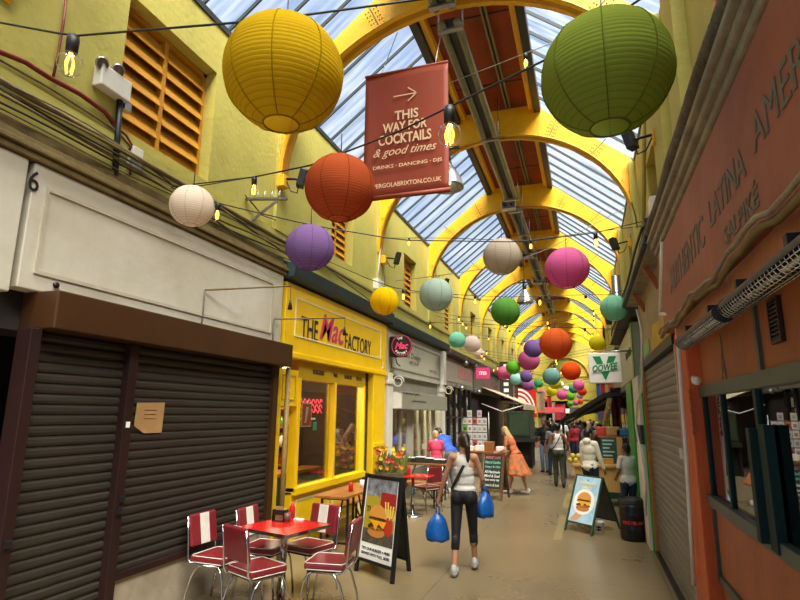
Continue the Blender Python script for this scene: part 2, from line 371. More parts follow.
# ---------------------------------------------------------------- roof
RL,RRt,ZR=-2.2,-.75,8.15
mb=MB(); mb.box((RL-.05,-3,ZR+.05),(RRt+.05,YE,ZR+.12))
for k in range(26): mb.box((RL,-2+1.95*k,ZR+.035),(RRt,-1.985+1.95*k,ZR+.05),1)
struct('ceiling',mb,[m_red,m_dark])
mb=MB()
for x in (RL+.02,RRt-.02): mb.box((x-.045,-3,ZR-.12),(x+.045,YE,ZR+.05))
struct('trim_3',mb,m_arch)
mb=MB()
for x,s in ((RL-.04,-1),(RRt+.04,1)): mb.box((x,-3,ZR-.2),(x+s*.13,YE,ZR+.06))
mb.box((XL-.35,-3,ZT),(XL+.02,YE,ZT+.08)); mb.box((XR-.02,-3,ZT),(XR+.35,YE,ZT+.08))
struct('trim_4',mb,m_dark)
for k,(xa,xb) in enumerate(((XL,RL-.1),(XR,RRt+.1))):
    s=1 if k else -1; bars=MB(); y=-2.9; j=0
    while y<YE:
        bars.bar((xa+s*.1,y,ZT+.05),(xb,y,ZR),.022,.05); y+=.507
    bars.bar((xa+s*.1,-3,ZT+.03),(xa+s*.1,YE,ZT+.03),.05,.05)
    o=struct(f'window_{20+k}',bars,m_bar)
    pn=MB(); pn.add([(xa+s*.1,-3,ZT+.09),(xa+s*.1,YE,ZT+.09),(xb,YE,ZR+.04),(xb,-3,ZR+.04)],[(0,1,2,3)])
    struct('glass_pane',pn,_mats.setdefault('roof_glass',None) or roofglass(),o)
# arches
XC=-1.5
def arch(Y,label,detail,group=None):
    t=thing('roof_arch',label,'arch',(XC,Y,5.3),0,group)
    a=2.54; zf=5.25; b=2.27
    N=28
    inner=[(XC+a*math.cos(PI*k/N),zf+b*math.sin(PI*k/N)) for k in range(N+1)]   # right foot to left foot
    def outer(x,z):
        dx=abs(x-XC)
        if dx>2.45: return None
        return min(ZR-.02, ZT+.05+(2.6-dx)*(ZR-ZT)/(2.6-.72))
    web=MB(); th=.05
    vs=[];fs=[]
    for i,(x,z) in enumerate(inner):
        sgn=1 if x>XC else -1
        ang=PI*i/N
        # ray outwards from the inner curve to the outer line
        dx,dz=(x-XC),(z-zf+.02)
        k=min([2.59/abs(dx) if abs(dx)>1e-6 else 99, (ZR-.02-zf)/dz if dz>1e-6 else 99]+[ (ZT+.05+2.6*(ZR-ZT)/1.88-zf)/(dz+abs(dx)*(ZR-ZT)/1.88) if dz>0 else 99])
        k=max(k,1.0); ox,oz=XC+dx*k,zf+dz*k
        for yy in (Y-th,Y+th): vs+= [(x,yy,z),(ox,yy,oz)]
    for i in range(N):
        p=i*4;q=p+4
        fs+=[(p,p+1,q+1,q),(p+2,q+2,q+3,p+3),(p+1,p+3,q+3,q+1),(p,q,q+2,p+2)]
    fs+=[(0,2,3,1),(N*4,N*4+1,N*4+3,N*4+2)]
    web.add(vs,fs); obj('web',web,m_arch,t)
    fl=MB(); vs=[];fs=[]
    for x,z in inner:
        n=V((x-XC,0,(z-zf)*1.1)); n=n.normalized() if n.length>0 else V((0,0,1))
        for yy in (Y-.13,Y+.13):
            vs+=[(x,yy,z),(x+n.x*.02,yy,z+n.z*.02)]
    for i in range(N):
        p=i*4;q=p+4
        fs+=[(p,q,q+2,p+2),(p+1,p+3,q+3,q+1),(p,p+1,q+1,q),(p+2,q+2,q+3,p+3)]
    fl.add(vs,fs,0,True); obj('flange',fl,m_arch,t)
    if detail:
        rv=MB()
        for i in range(1,N):
            x,z=inner[i]; n=V((x-XC,0,z-zf)).normalized()
            if i%2==0 or detail>1: rv.ball((x+n.x*.07,Y-th-.002,z+n.z*.07),.014,6)
        for an in (.78,1.15,1.99,2.36,PI/2,.3,2.84):
            x=XC+a*math.cos(an); z=zf+b*math.sin(an); n=V((math.cos(an),0,math.sin(an))); tt=V((-n.z,0,n.x))
            for r in range(5):
                for c in (-.09,-.045,.045,.09):
                    q=V((x,Y-th-.002,z))+n*(.09+r*.075)+tt*c
                    if abs(q.x-XC)<2.5 and q.z<(outer(q.x,0) or 9)-.05: rv.ball(q,.012,6)
        o=obj('rivets',rv,m_archd,t); o['kind']='stuff'
        for an in (.78,1.15,1.99,2.36):
            sp=MB()
            x=XC+a*math.cos(an); z=zf+b*math.sin(an); n=V((math.cos(an),0,math.sin(an)))
            sp.bar(V((x,Y-th-.003,z))+n*.03,V((x,Y-th-.003,z))+n*.46,.012,.006,up=(0,1,0))
            obj('splice_joint',sp,m_dark,t)
    # tapering feet against the walls
    for s in (1,-1):
        ft=MB(); x=XC+s*2.59
        ft.poly([(x,Y-.06,5.36),(x-s*.05,Y-.06,5.36),(x-s*.03,Y-.06,5.02),(x,Y-.06,4.98)],(0,1,0),.12); obj('foot',ft,m_arch,t)
AY=[2.5,6.58,10.63,14.7,18.77,22.84,26.9,31,35.1,39.1,43.2]
an=['nearest yellow steel roof arch, above and beside the camera','yellow riveted roof arch behind the big yellow lantern and the red banner','yellow riveted roof arch just beyond the red banner, over the ridge pipes','yellow riveted roof arch above the pale beige lantern','yellow roof arch straight behind the large pink lantern',
 'sixth yellow roof arch from the camera, behind the green lantern','seventh yellow roof arch from the camera','eighth yellow roof arch from the camera','ninth yellow roof arch from the camera','tenth yellow roof arch, last but one before the end wall','last yellow roof arch in front of the end wall']
for y,l,d in zip(AY,an,(0,2,2,2,1,1,0,0,0,0,0)): arch(y,l,d,'yellow steel roof arches')
# ridge trough lights with twin pipes
for i,(y0,y1) in enumerate(((2.6,6.4),(6.7,13.6),(14.3,18.6),(19,22.6),(23,26.7),(27.1,30.8))):
    t=thing('ridge_trough',['twin olive pipes with a dark trough nearest the camera','twin olive pipes with a dark trough between the banner arch and the third arch','third run of twin ridge pipes, above the beige lantern','fourth run of twin ridge pipes from the camera','fifth run of twin ridge pipes from the camera','sixth run of twin ridge pipes from the camera'][i],'pipes',(-1.57,y0,7.3),0,'pipe runs under the ridge')
    for x in (-1.68,-1.45): mb=MB(); mb.cyl((x,y0,7.33),(x,y1,7.33),.058,n=12); obj('pipe',mb,m_pipe,t)
    mb=MB(); mb.box((-1.65,y0,7.36),(-1.48,y1,7.40)); obj('trough',mb,m_dark,t)
    for y in (y0+.05,(y0+y1)/2,y1-.15):
        mb=MB(); mb.box((-1.75,y,7.26),(-1.38,y+.08,7.29)); mb.cyl((-1.74,y+.04,7.28),(-1.74,y+.04,8.19),.012,n=6); mb.cyl((-1.39,y+.04,7.28),(-1.39,y+.04,8.19),.012,n=6)
        obj('hanger',mb,m_steel,t)
mb=MB()
for x in (-1.27,-1.20): mb.box((x,-3,ZR-.03),(x+.03,YE,ZR+.05))
tag(obj('conduit',mb,m_pipe),'pair of thin conduits running along the red ridge boarding','conduit')
for i,y in enumerate((13.8,18.68,22.67)):
    t=thing('camera_box',['pale box at the end of the second ridge pipe run','pale box at the end of the third ridge pipe run','pale box at the end of the fourth ridge pipe run'][i],'box',(-1.62,y,7.2))
    mb=MB(); mb.box((-1.86,y,7.18),(-1.5,y+.22,7.4)); obj('housing',mb,m_steel,t,bevel=.01)
    mb=MB(); mb.cyl((-1.78,y-.06,7.28),(-1.78,y,7.28),.05); mb.cyl((-1.6,y-.03,7.28),(-1.6,y,7.28),.03); obj('lens',mb,m_black,t)
    mb=MB(); mb.cyl((-1.68,y+.1,7.4),(-1.68,y+.1,8.2),.015,n=6); obj('stem',mb,m_steel,t)
# ================================================================ LEFT SIDE
def molding(mb,X,y0,y1,z0,z1,w=.03,d=.015,mi=0,s=1):
    for a,b in (((y0,z0),(y1,z0+w)),((y0,z1-w),(y1,z1)),((y0,z0+w),(y0+w,z1-w)),((y1-w,z0+w),(y1,z1-w))):
        mb.box((X,a[0],a[1]),(X+d*s,b[0],b[1]),mi)
# neighbour's board, cut off by the picture
t=thing('fascia_board','beige fascia board at the left edge, before the white board numbered 6','board',(-4.1,2,2.75))
mb=MB(); mb.box((-4.15,.6,2.75),(-4.0,2.84,3.80)); obj('panel',mb,m_fascia,t,bevel=.01)
mb=MB(); mb.box((-4.0,.8,2.95),(-3.985,2.7,3.0)); obj('moulding',mb,m_fascia,t)
mb=MB(); mb.box((-4.5,.4,0),(-4.4,2.85,2.8)); mb.box((-4.4,.4,2.72),(-4.1,2.85,2.75)); struct('wall_left_recess',mb,m_int)
# unit 6
t=thing('fascia_board','long white shop fascia board with the number 6 over the brown shutter box','board',(-4.1,4.8,2.82))
mb=MB(); mb.box((-4.15,2.89,2.80),(-4.0,6.68,3.80)); obj('panel',mb,m_fascia,t,bevel=.008)
mb=MB(); molding(mb,-4.0,3.0,6.42,2.93,3.64,.03,.014); obj('moulding',mb,mat('moulding_grey','#beb49c',.6,var=.1),t)
mb=MB(); mb.text('6',P(34,181,X=-3.997),(0,1,0),(0,0,1),.085,.17,bold=.005); obj('number',mb,m_black,t)
mb=MB(); mb.cyl((-4.0,3.2,2.88),(-3.985,3.2,2.88),.025); obj('cable_hole',mb,m_black,t)
# cornice and old timber above
t=thing('cornice','old olive timber cornice strip with loose cables above the number 6 board','cornice',(-4.0,4.6,3.8))
mb=MB()
for k,(x,z,h) in enumerate(((-3.97,3.81,.05),(-3.94,3.87,.04),(-3.98,3.92,.05),(-4.04,3.98,.10))): mb.box((-4.1,.6,z),(x,6.72,z+h))
obj('board',mb,m_timber,t,bevel=.006)
random.seed(3)
for k in range(7):
    mb=MB(); pts=[]
    for j in range(24):
        y=.6+6.2*j/23; pts.append((-4.0+.03*math.sin(j*.9+k),y,4.10+.035*k+.03*math.sin(j*.55+k*1.3)-.05*max(0,(y-3)/4)))
    mb.tube(pts,.006+.003*(k%3),6); obj('cable',mb,[m_leadd,m_dark,m_timber][k%3],t)
mb=MB(); mb.tube([(-4.02,.6,4.30),(-4.02,6.75,4.30)],.028,8); mb.tube([(-4.02,6.75,4.30),(-4.02,16,4.28)],.022,8); obj('wall_pipe',mb,m_timber,t)
# roller shutters of unit 6
def curtain(X,y0,y1,z0,z1,pitch=.078,s=1):
    mb=MB(); z=z0
    prof=[(0,0),(.012,.1),(.02,.35),(.018,.7),(.004,.85),(0,1)]
    vs=[];fs=[]
    n=int((z1-z0)/pitch)
    for i in range(n):
        for dx,dz in prof: vs+=[(X+s*dx,y0,z0+(i+dz)*(z1-z0)/n),(X+s*dx,y1,z0+(i+dz)*(z1-z0)/n)]
    for i in range(len(vs)//2-1): p=2*i; fs.append((p,p+1,p+3,p+2))
    mb.add(vs,fs,0); mb.box((X-s*.03,y0,z0),(X-s*.001,y1,z1)); return mb
t=thing('roller_shutter','narrow full-height brown roller shutter at the far left, left of the maroon post','shutter',(-3.97,3.7,0))
obj('curtain',curtain(-3.99,3.07,3.95,.02,2.5),m_shut,t)
mb=MB(); mb.box((-4.05,2.98,0),(-3.9,3.07,2.5)); obj('guide_rail',mb,m_maroon,t,bevel=.004)
mb=MB(); mb.box((-4.05,3.95,0),(-3.9,4.05,2.5)); obj('guide_rail',mb,m_maroon,t,bevel=.004)
for y,z in ((3.0,.95),(3.97,1.02),(3.99,1.12)):
    mb=MB(); mb.box((-3.9,y,z),(-3.875,y+.05,z+.05)); obj('lock',mb,m_black,t)
mb=MB(); mb.box((-3.9,3.98,1.75),(-3.893,4.02,1.80)); obj('sticker',mb,m_paper,t)
t=thing('roller_shutter','wide brown roller shutter over the plaster sill, with a cardboard note','shutter',(-3.97,5.3,.49))
obj('curtain',curtain(-3.99,4.05,6.46,.5,2.5),m_shut,t)
mb=MB(); mb.box((-4.05,6.45,.49),(-3.92,6.56,2.5)); obj('guide_rail',mb,m_brown,t,bevel=.004)
mb=MB(); mb.box((-4.02,4.055,.46),(-3.93,6.46,.52)); obj('bottom_rail',mb,m_maroon,t,bevel=.004)
mb=MB(); mb.box((-4.15,3.06,2.50),(-3.78,6.66,2.80))
tag(obj('shutter_box',mb,m_brown,bevel=.012),'long brown metal shutter housing under the number 6 board','shutter box')
mb=MB(); q=P(150,417,X=-3.965)
mb.poly([(-3.966,q.y-.18,q.z+.13),(-3.966,q.y+.18,q.z+.14),(-3.966,q.y+.17,q.z-.15),(-3.966,q.y-.06,q.z-.15),(-3.966,q.y-.19,q.z-.08)],(1,0,0),.004)
for k in range(3): mb.box((-3.962,q.y-.08,q.z+.06-k*.04),(-3.961,q.y+.08,q.z+.066-k*.04),1)
tag(obj('cardboard_note',mb,[m_card,m_black]),'torn brown cardboard note taped to the wide roller shutter','note')
mb=MB(); mb.box((-4.2,4.06,0),(-3.96,6.6,.46)); struct('wall_left_sill',mb,m_plaster)
mb=MB(); mb.box((-4.6,2.8,2.5),(-4.16,6.7,3.8)); mb.box((-4.15,.6,3.81),(-4.1,YE,3.9)); struct('wall_left_lintel',mb,m_int)
mb=MB(); mb.cyl((-3.86,6.7,.0),(-3.86,6.7,2.5),.035); mb.box((-3.9,6.66,.62),(-3.72,6.74,.66))
tag(obj('timber_post',mb,mat('ochre_post','#8f7238',.6,var=.15)),'slim ochre post between the brown shutter and the yellow shop door','post')
# Bracket rods
def rod(a,b,label,drop,lampdx):
    t=thing('bracket_arm',label,'bracket',a)
    mb=MB(); mb.tube([a,b],.012,6); obj('arm',mb,m_timber,t)
    a=V(a)
    mb=MB(); mb.tube([a+V((0,0,0)),(a.x,a.y,a.z-.35),(-4.0,a.y,a.z-.4)],.009,6); obj('stay',mb,m_leadd,t)
    if drop:
        b=V(b); mb=MB(); mb.tube([b,b-V((0,0,drop))],.004,5); obj('wire',mb,m_black,t)
        mb=MB(); mb.lathe([(0,.0),(.012,0),(.018,-.04),(.03,-.12),(0,-.12)],b-V((0,0,drop)),10); obj('lamp_holder',mb,m_black,t)
rod(P(205,290,X=-3.98),P(291,286,X=-3.45),'upper dark bracket arm reaching out from the white fascia board',.18,0)
rod(P(274,319,X=-3.98),P(345,318,X=-3.35),'lower bracket arm in front of the yellow shop sign, above the letters',.14,0)
# ---------------------------------------------------------------- Mac Factory
t=thing('shopfront','bright yellow burger shop front with big framed windows','shopfront',(-4.1,8.8,0))
mb=MB(); mb.box((-4.2,6.75,2.70),(-3.98,10.95,3.74)); mb.box((-4.1,6.73,2.66),(-3.94,10.97,2.74)); sg=obj('fascia',mb,m_mac,t,bevel=.008)
mb=MB(); molding(mb,-3.98,7.02,10.6,2.98,3.56,.022,.012); obj('sign_border',mb,m_cream,sg)
def onleft(mb,txt,u0,v0,u1,v1,ht,X=-3.975,**k):
    a=P(u0,v0,X=X);b=P(u1,v1,X=X); c=(a+b)/2
    return mb.text(txt,c,(0,1,0),(0,0,1),abs(b.y-a.y),ht,**k)
mb=MB(); onleft(mb,'THE',301,328,318,331,.34,bold=.012); obj('lettering',mb,flat('letter_dark','#2b2320'),sg)
mb=MB(); onleft(mb,'Mac',320,331,345,329,.42,shear=.35,bold=.012,th=.006); obj('script_lettering',mb,flat('letter_pink','#c2305e'),sg)
mb=MB(); onleft(mb,'FACTORY',345,343,371,347,.30,bold=.008); obj('lettering',mb,flat('letter_dark','#2b2320'),sg)
mb=MB(); mb.text('7',(-3.972,10.72,2.86),(0,1,0),(0,0,1),.09,.13,bold=.01); obj('number',mb,m_paper,sg)
mb=MB(); mb.box((-4.2,7.32,2.38),(-4.04,9.95,2.70)); lb=obj('lettered_board',mb,m_macd,t)
mb=MB()
for tx,y in (('BURGERS',7.95),('MAC',8.6),('SHAKES',9.12),('SIDES',9.62)): mb.text(tx,(-4.035,y,2.52),(0,1,0),(0,0,1),.055*len(tx),.07,bold=.015)
obj('small_lettering',mb,flat('letter_dark','#2b2320'),lb)
for y,w_ in ((7.30,.09),(8.56,.07),(9.86,.07)):
    mb=MB(); mb.box((-4.16,y,.78),(-4.02,y+w_,2.4)); obj('mullion',mb,m_mac,t,bevel=.006)
mb=MB(); mb.box((-4.2,7.30,.0),(-4.06,9.95,.78)); mb.box((-4.16,7.3,.74),(-3.99,9.95,.84)); rs=obj('stall_riser',mb,m_mac,t,bevel=.005)
for a,b in ((7.42,8.5),(8.66,9.8)):
    mb=MB(); molding(mb,-4.06,a,b,.14,.66,.02,.012); obj('panel_trim',mb,m_cream,rs)
mb=MB(); mb.box((-4.2,10.2,0),(-3.96,10.85,2.7)); obj('pilaster',mb,m_mac,t,bevel=.01)
mb=MB(); mb.box((-3.96,10.24,1.25),(-3.93,10.8,1.32)); obj('pilaster_band',mb,m_mac,t); mb=MB(); mb.box((-3.96,10.24,.0),(-3.93,10.8,.2)); obj('pilaster_foot',mb,m_mac,t)
mb=MB(); mb.box((-4.16,6.76,1.98),(-4.03,7.3,2.5)); dh=obj('door_hatch',mb,m_mac,t,bevel=.006)
mb=MB(); molding(mb,-4.03,6.84,7.22,2.06,2.42,.02,.01); obj('panel_trim',mb,m_macd,dh)
mb=MB(); mb.box((-4.16,6.76,0),(-4.03,6.84,2.0)); obj('door_post',mb,m_mac,t)
mb=MB(); mb.box((-4.11,7.39,.82),(-4.10,9.88,2.4)); obj('window_glass',mb,m_glass,t)
mb=MB(); mb.box((-4.08,9.93,.05),(-4.2,10.2,2.7)); obj('shutter_gap',mb,m_int,t)
# poster and neon inside
mb=MB(); 
mb.box((-4.135,7.62,1.68),(-4.13,7.95,2.05),0); mb.box((-4.13,7.64,1.70),(-4.125,7.93,2.03),1); mb.poly([(-4.125,7.72,1.74),(-4.125,7.78,1.74),(-4.125,7.84,1.98),(-4.125,7.76,1.98)],(1,0,0),.002,0)
tag(obj('window_poster',mb,[m_paper,flat('poster_orange','#d7641f')]),'orange and white poster in the left pane of the yellow shop','poster')
mb=MB(); mb.box((-4.135,8.02,1.62),(-4.13,8.14,1.75)); tag(obj('window_card',mb,flat('card_mint','#53b48e')),'small mint card beside the orange window poster','card')
mb=MB(); 
for k in range(3): mb.tube([(-4.35,7.8+.95*j/24,2.08-.08*k+.035*math.sin(j*1.7+k)) for j in range(25)],.009,6)
tag(obj('neon_sign',mb,flat('neon_pink','#ff3a55',emit=1.3)),'red neon squiggle sign behind the yellow shop window','neon sign')
mb=MB(); mb.box((-4.36,7.7,1.78),(-4.34,8.5,1.81)); tag(obj('light_bar',mb,flat('bar_white','#d8d4c4',emit=.25)),'pale light bar under the neon sign','light')
# interior of the yellow shop
lt=thing('added_lamp','added warm fill lamp inside the yellow shop','lamp',(-5.0,8.6,2.5)); mb=MB(); mb.ball((-5.0,8.6,2.6),.09,16); obj('globe',mb,flat('fill_globe','#ffd9a0',emit=6),lt); mb=MB(); mb.cyl((-5,8.6,2.68),(-5,8.6,2.95),.01,n=6); obj('cord',mb,m_black,lt)  # lamp and glowing globe added to brighten the dark shop interior
ld=bpy.data.lights.new('lamp','POINT'); ld.energy=160; ld.color=(1,.8,.55); ld.shadow_soft_size=.1; lo=link('fill_light',ld,lt,Matrix.Translation((0,0,-.05)))
lt=thing('added_lamp','added warm fill lamp inside the pale grey shop','lamp',(-4.9,13.5,2.5)); mb=MB(); mb.ball((-4.9,13.5,2.5),.09,16); obj('globe',mb,flat('fill_globe','#ffd9a0',emit=6),lt); mb=MB(); mb.cyl((-4.9,13.5,2.58),(-4.9,13.5,2.7),.01,n=6); obj('cord',mb,m_black,lt)  # second added lamp with globe, brightens the grey shop from inside
lo=link('fill_light',ld,lt,Matrix.Translation((0,0,-.15)))
mb=MB(); mb.box((-6.5,6.8,0),(-6.4,10.95,3.0)); mb.box((-6.5,6.76,0),(-4.2,6.8,3)); mb.box((-6.5,10.9,0),(-4.2,10.95,3)); mb.box((-6.5,6.76,2.95),(-4.15,10.95,3.05)); struct('wall_shop_interior',mb,mat('brown_interior','#5a4430',.8,var=.2,scale=3))
t=thing('shelf_unit','dim shelf unit of jars inside the yellow shop','shelf',(-5.6,8.2,0))
for z in (.9,1.25,1.6,1.95): mb=MB(); mb.box((-5.8,7.1,z),(-5.5,9.9,z+.03)); obj('shelf',mb,m_wood,t)
for y in (7.1,9.88): mb=MB(); mb.box((-5.8,y,0),(-5.5,y+.03,2.0)); obj('side',mb,m_wood,t)
random.seed(5); jc=['#c8b090','#a33a22','#d6cfc0','#4d6a3a','#caa23a']
jm=[mat('jar_'+c[1:],c,.3,var=.05) for c in jc]
k=0; proto=[]
for z in (.93,1.28,1.63):
    for j in range(13):
        r=random.uniform(.04,.055); h=random.uniform(.14,.24)
        if len(proto)<5:
            mb=MB(); mb.lathe([(0,0),(r,0),(r,h*.7),(r*.5,h*.85),(r*.5,h),(0,h)],(0,0,0),10); o=obj('jar',mb,jm[len(proto)],None,local=True); tag(o,'glass or tin jar on the shelves inside the yellow shop','jar','jars inside the yellow shop'); proto.append(o); o.location=(-5.62,7.25+j*.195,z+.001); continue
        o=dup(proto[(j*3+k)%5],(-5.62,7.25+j*.195,z+.001),0)
    k+=1
t=thing('counter','dark counter inside the yellow shop','counter',(-5,8.5,0))
mb=MB(); mb.box((-5.2,7.4,.0),(-4.9,9.8,.85)); obj('body',mb,m_dgreen,t); mb=MB(); mb.box((-5.25,7.35,.85),(-4.85,9.85,.9)); obj('top',mb,m_wood,t)
# dark teal boards above
t=thing('cornice','dark teal cornice board above the yellow shop sign','cornice',(-4,8.8,3.78))
mb=MB(); mb.poly([(-4.1,6.72,3.76),(-3.86,6.72,3.80),(-3.82,6.72,3.98),(-3.88,6.72,4.0),(-4.1,6.72,4.06)],(0,1,0),4.3); obj('board',mb,m_teal,t,bevel=.01)
t=thing('cornice','dark teal cornice board above the pale grey shop sign','cornice',(-4,13.5,3.78))
mb=MB(); mb.poly([(-4.1,11.04,3.74),(-3.86,11.04,3.76),(-3.82,11.04,3.92),(-3.88,11.04,3.96),(-4.1,11.04,4.0)],(0,1,0),5.1); obj('board',mb,m_teal,t,bevel=.01)
t=thing('cornice','long dark lead cornice above the brown-grey shop fascias further back','cornice',(-4,22,3.7))
mb=MB(); mb.poly([(-4.1,16.2,3.66),(-3.82,16.2,3.68),(-3.78,16.2,3.82),(-4.1,16.2,3.92)],(0,1,0),30); obj('board',mb,m_leadd,t,bevel=.01)
# hanging box sign
t=thing('hanging_sign','black square sign with a round pink logo on the yellow shop corner','sign',(-3.95,11.2,3.1))
mb=MB(); mb.box((-3.97,11.12,3.08),(-3.62,11.28,3.52)); obj('sign_box',mb,m_black,t,bevel=.008)
mb=MB(); mb.oval((-3.47-.22,11.115,3.31),(1,0,0),(0,0,1),.235,.235,0,32,.02); rd=obj('round_face',mb,m_black,t)
mb=MB(); 
for k in range(32): 
    a,b=2*PI*k/32,2*PI*(k+1)/32; c=V((-3.69,11.09,3.31)); mb.bar(c+V((.22*math.cos(a),0,.22*math.sin(a))),c+V((.22*math.cos(b),0,.22*math.sin(b))),.01,.022,up=(0,1,0))
obj('pink_ring',mb,flat('logo_pink','#e03a6a'),rd)
mb=MB(); mb.text('Mac',(-3.69,11.09,3.31),(1,0,0),(0,0,1),.30,.15,shear=.35,bold=.03,th=.004); obj('script_lettering',mb,flat('logo_pink','#e03a6a'),rd)
mb=MB()
for word,a0,sg_ in (('THE',2.2,-1),('FACTORY',-2.45,1)):
    for i,ch in enumerate(word):
        an=a0+sg_*.25*i+( .1 if sg_>0 else -.15)
        c=V((-3.69+.165*math.cos(an),11.09,3.31+.165*math.sin(an))); up=V((math.cos(an),0,math.sin(an)))*(1 if sg_<0 else -1); rt=V((up.z,0,-up.x))
        mb.text(ch,c,rt,up,.035,.05,bold=.02,th=.004)
obj('rim_lettering',mb,m_paper,rd)
mb=MB(); mb.tube([(-3.86,11.2,3.08),(-3.83,11.2,2.95),(-3.75,11.2,2.88)],.012,6); obj('cable_tail',mb,m_black,t)
# ---------------------------------------------------------------- grey shop
t=thing('shopfront','pale grey shop front with a long awning cassette and white posts','shopfront',(-4.1,13.5,0))
mb=MB(); mb.box((-4.2,11.05,2.72),(-4.0,16.05,3.72)); sg=obj('fascia',mb,m_grey,t,bevel=.008)
mb=MB(); molding(mb,-4.0,11.3,15.5,2.86,3.55,.03,.015); obj('sign_border',mb,m_greyd,sg)
mb=MB(); onleft(mb,'Gifts & Design',398,352,421,360,.2,X=-3.99,shear=.1); obj('lettering',mb,m_greyd,sg); mb=MB(); mb.text('HAND MADE',(-3.99,14.75,3.03),(0,1,0),(0,0,1),.8,.07); obj('lettering',mb,m_greyd,sg); mb=MB(); mb.text('and more',(-3.99,13.0,3.12),(0,1,0),(0,0,1),.8,.08); obj('lettering',mb,m_greyd,sg)
mb=MB(); mb.box((-4.1,11.35,1.98),(-3.74,15.35,2.36)); cs=obj('awning_cassette',mb,mat('cassette_grey','#8f8b78',.5,var=.06),t,bevel=.01)
mb=MB(); mb.box((-4.08,11.3,2.0),(-3.76,11.35,2.34)); obj('end_cap',mb,m_white,cs)
mb=MB(); onleft(mb,'hand picked gifts',398,391,420,396,.07,X=-3.735); onleft(mb,'cards and prints',412,400,426,403,.06,X=-3.735); obj('lettering',mb,m_dark,cs)
for y in (11.0,15.62):
    mb=MB(); mb.box((-4.15,y,0),(-3.94,y+.3,2.74)); mb.box((-4.15,y-.02,2.5),(-3.9,y+.32,2.58)); obj('post',mb,m_white,t,bevel=.01)
mb=MB(); mb.box((-4.0,15.62,2.72),(-3.9,15.95,3.7)); obj('end_post',mb,m_white,t,bevel=.01)
for y,w_ in ((12.2,.12),(12.75,.5),(13.7,.16),(14.4,.12),(14.9,.4)):
    mb=MB(); mb.box((-4.16,y,.6),(-4.08,y+w_,2.05)); obj('window_post',mb,m_grey,t)
mb=MB(); mb.box((-4.16,11.3,0),(-4.04,15.6,.6)); obj('stall_riser',mb,m_greyd,t)
mb=MB(); mb.box((-4.11,11.3,.6),(-4.10,15.62,2.1)); obj('window_glass',mb,m_glass,t)
mb=MB(); mb.box((-4.2,11.3,2.05),(-4.1,15.6,2.75)); obj('header',mb,m_greyd,t)
for y in (11.28,15.9):   # scroll brackets
    mb=MB(); c=V((-3.9,y,2.56)); mb.tube([c+V((.13*math.cos(a)*(1-a/18)+.08,0,.13*math.sin(a)*(1-a/18))) for a in [k*.4 for k in range(22)]],.012,6); tag(obj('scroll_bracket',mb,m_pvc),('white scroll bracket on the post beside the round black sign' if y<12 else 'white scroll bracket on the far post of the grey shop'),'bracket')
mb=MB(); mb.box((-5.6,11.0,0),(-5.5,16.0,3)); mb.box((-5.5,11.0,2.7),(-4.2,16,2.75)); mb.box((-5.5,11.0,0),(-4.2,11.05,2.7)); mb.box((-5.5,15.95,0),(-4.2,16,2.7)); struct('wall_gift_interior',mb,mat('cream_interior','#8f8268',.8,var=.2,scale=3))
# ---------------------------------------------------------------- dark shop with papers
t=thing('shopfront','dark glazed shop front covered with small white notices','shopfront',(-4.1,19,0))
mb=MB(); mb.box((-4.2,16.1,2.74),(-4.02,20.6,3.62)); sg=obj('fascia',mb,m_greyd,t,bevel=.01)
mb=MB(); mb.box((-4.02,16.3,2.88),(-4.005,20.3,3.5)); obj('sign_panel',mb,mat('dusty_panel','#a89f8e',.6,var=.1),sg)
mb=MB(); mb.box((-4.005,17.9,3.05),(-3.995,20.2,3.42)); obj('pink_band',mb,mat('faded_pink','#c08880',.6,var=.1),sg)
mb=MB(); mb.box((-4.16,16.05,0),(-4.1,20.6,2.74)); obj('glazing',mb,flat('dark_pane','#15140f',.12),t)
for k in range(6):
    mb=MB(); mb.box((-4.1,16.1+k*.82,0),(-4.05,16.2+k*.82,2.74)); obj('mullion',mb,m_black,t)
for z in (.75,1.75): mb=MB(); mb.box((-4.1,16.1,z),(-4.06,20.6,z+.06)); obj('rail',mb,m_black,t)
random.seed(11); n=0
pp=MB(); pp.box((0,0,0),(.004,.21,.28)); p0=obj('notice',pp,mat('notice_paper','#a8a492',.8,var=.1),None,local=True)
tag(p0,'white paper notice stuck inside the dark shop front','notice','notices on the dark shop front')
for k in range(5):
    for z in (1.0,1.35,1.85,2.2):
        if random.random()<.75:
            loc=(-4.097,16.3+k*.82+random.uniform(0,.3),z+random.uniform(-.05,.05))
            if n==0: p0.location=loc
            else: dup(p0,loc,0)
            n+=1
t=thing('shop_sign','small bright pink hanging sign on the grey fascia','sign',(-3.9,19,3.1))
mb=MB(); mb.box((-3.6,19,3.1),(-3.12,19.06,3.47)); obj('panel',mb,flat('hot_pink','#e2306e'),t)
mb=MB(); mb.text('ms',(-3.36,18.996,3.28),(1,0,0),(0,0,1),.26,.13,bold=.03); obj('lettering',mb,m_paper,t)
mb=MB(); mb.cyl((-4.05,19.03,3.49),(-3.1,19.03,3.49),.015,n=6); obj('bracket',mb,m_dark,t)
for i,(u,v) in enumerate(((465,361),(475,364),(461,386),(478,390))):
    q=P(u,v,X=-3.85); t=thing('spotlight',['first','second','third','fourth'][i]+' small pale spotlight on the grey fascia beside the pink sign','spotlight',q,0,'spotlights on the grey fascia')
    mb=MB(); mb.lathe([(.0,.0),(.05,.0),(.09,-.14),(.075,-.14),(0,-.1)],q,12,axis=(-.4,0,.9)); obj('shade',mb,m_steel,t)
    mb=MB(); mb.tube([q,(-3.95,q.y,q.z+.05),(-4.03,q.y,q.z)],.012,6); obj('arm',mb,m_steel,t)
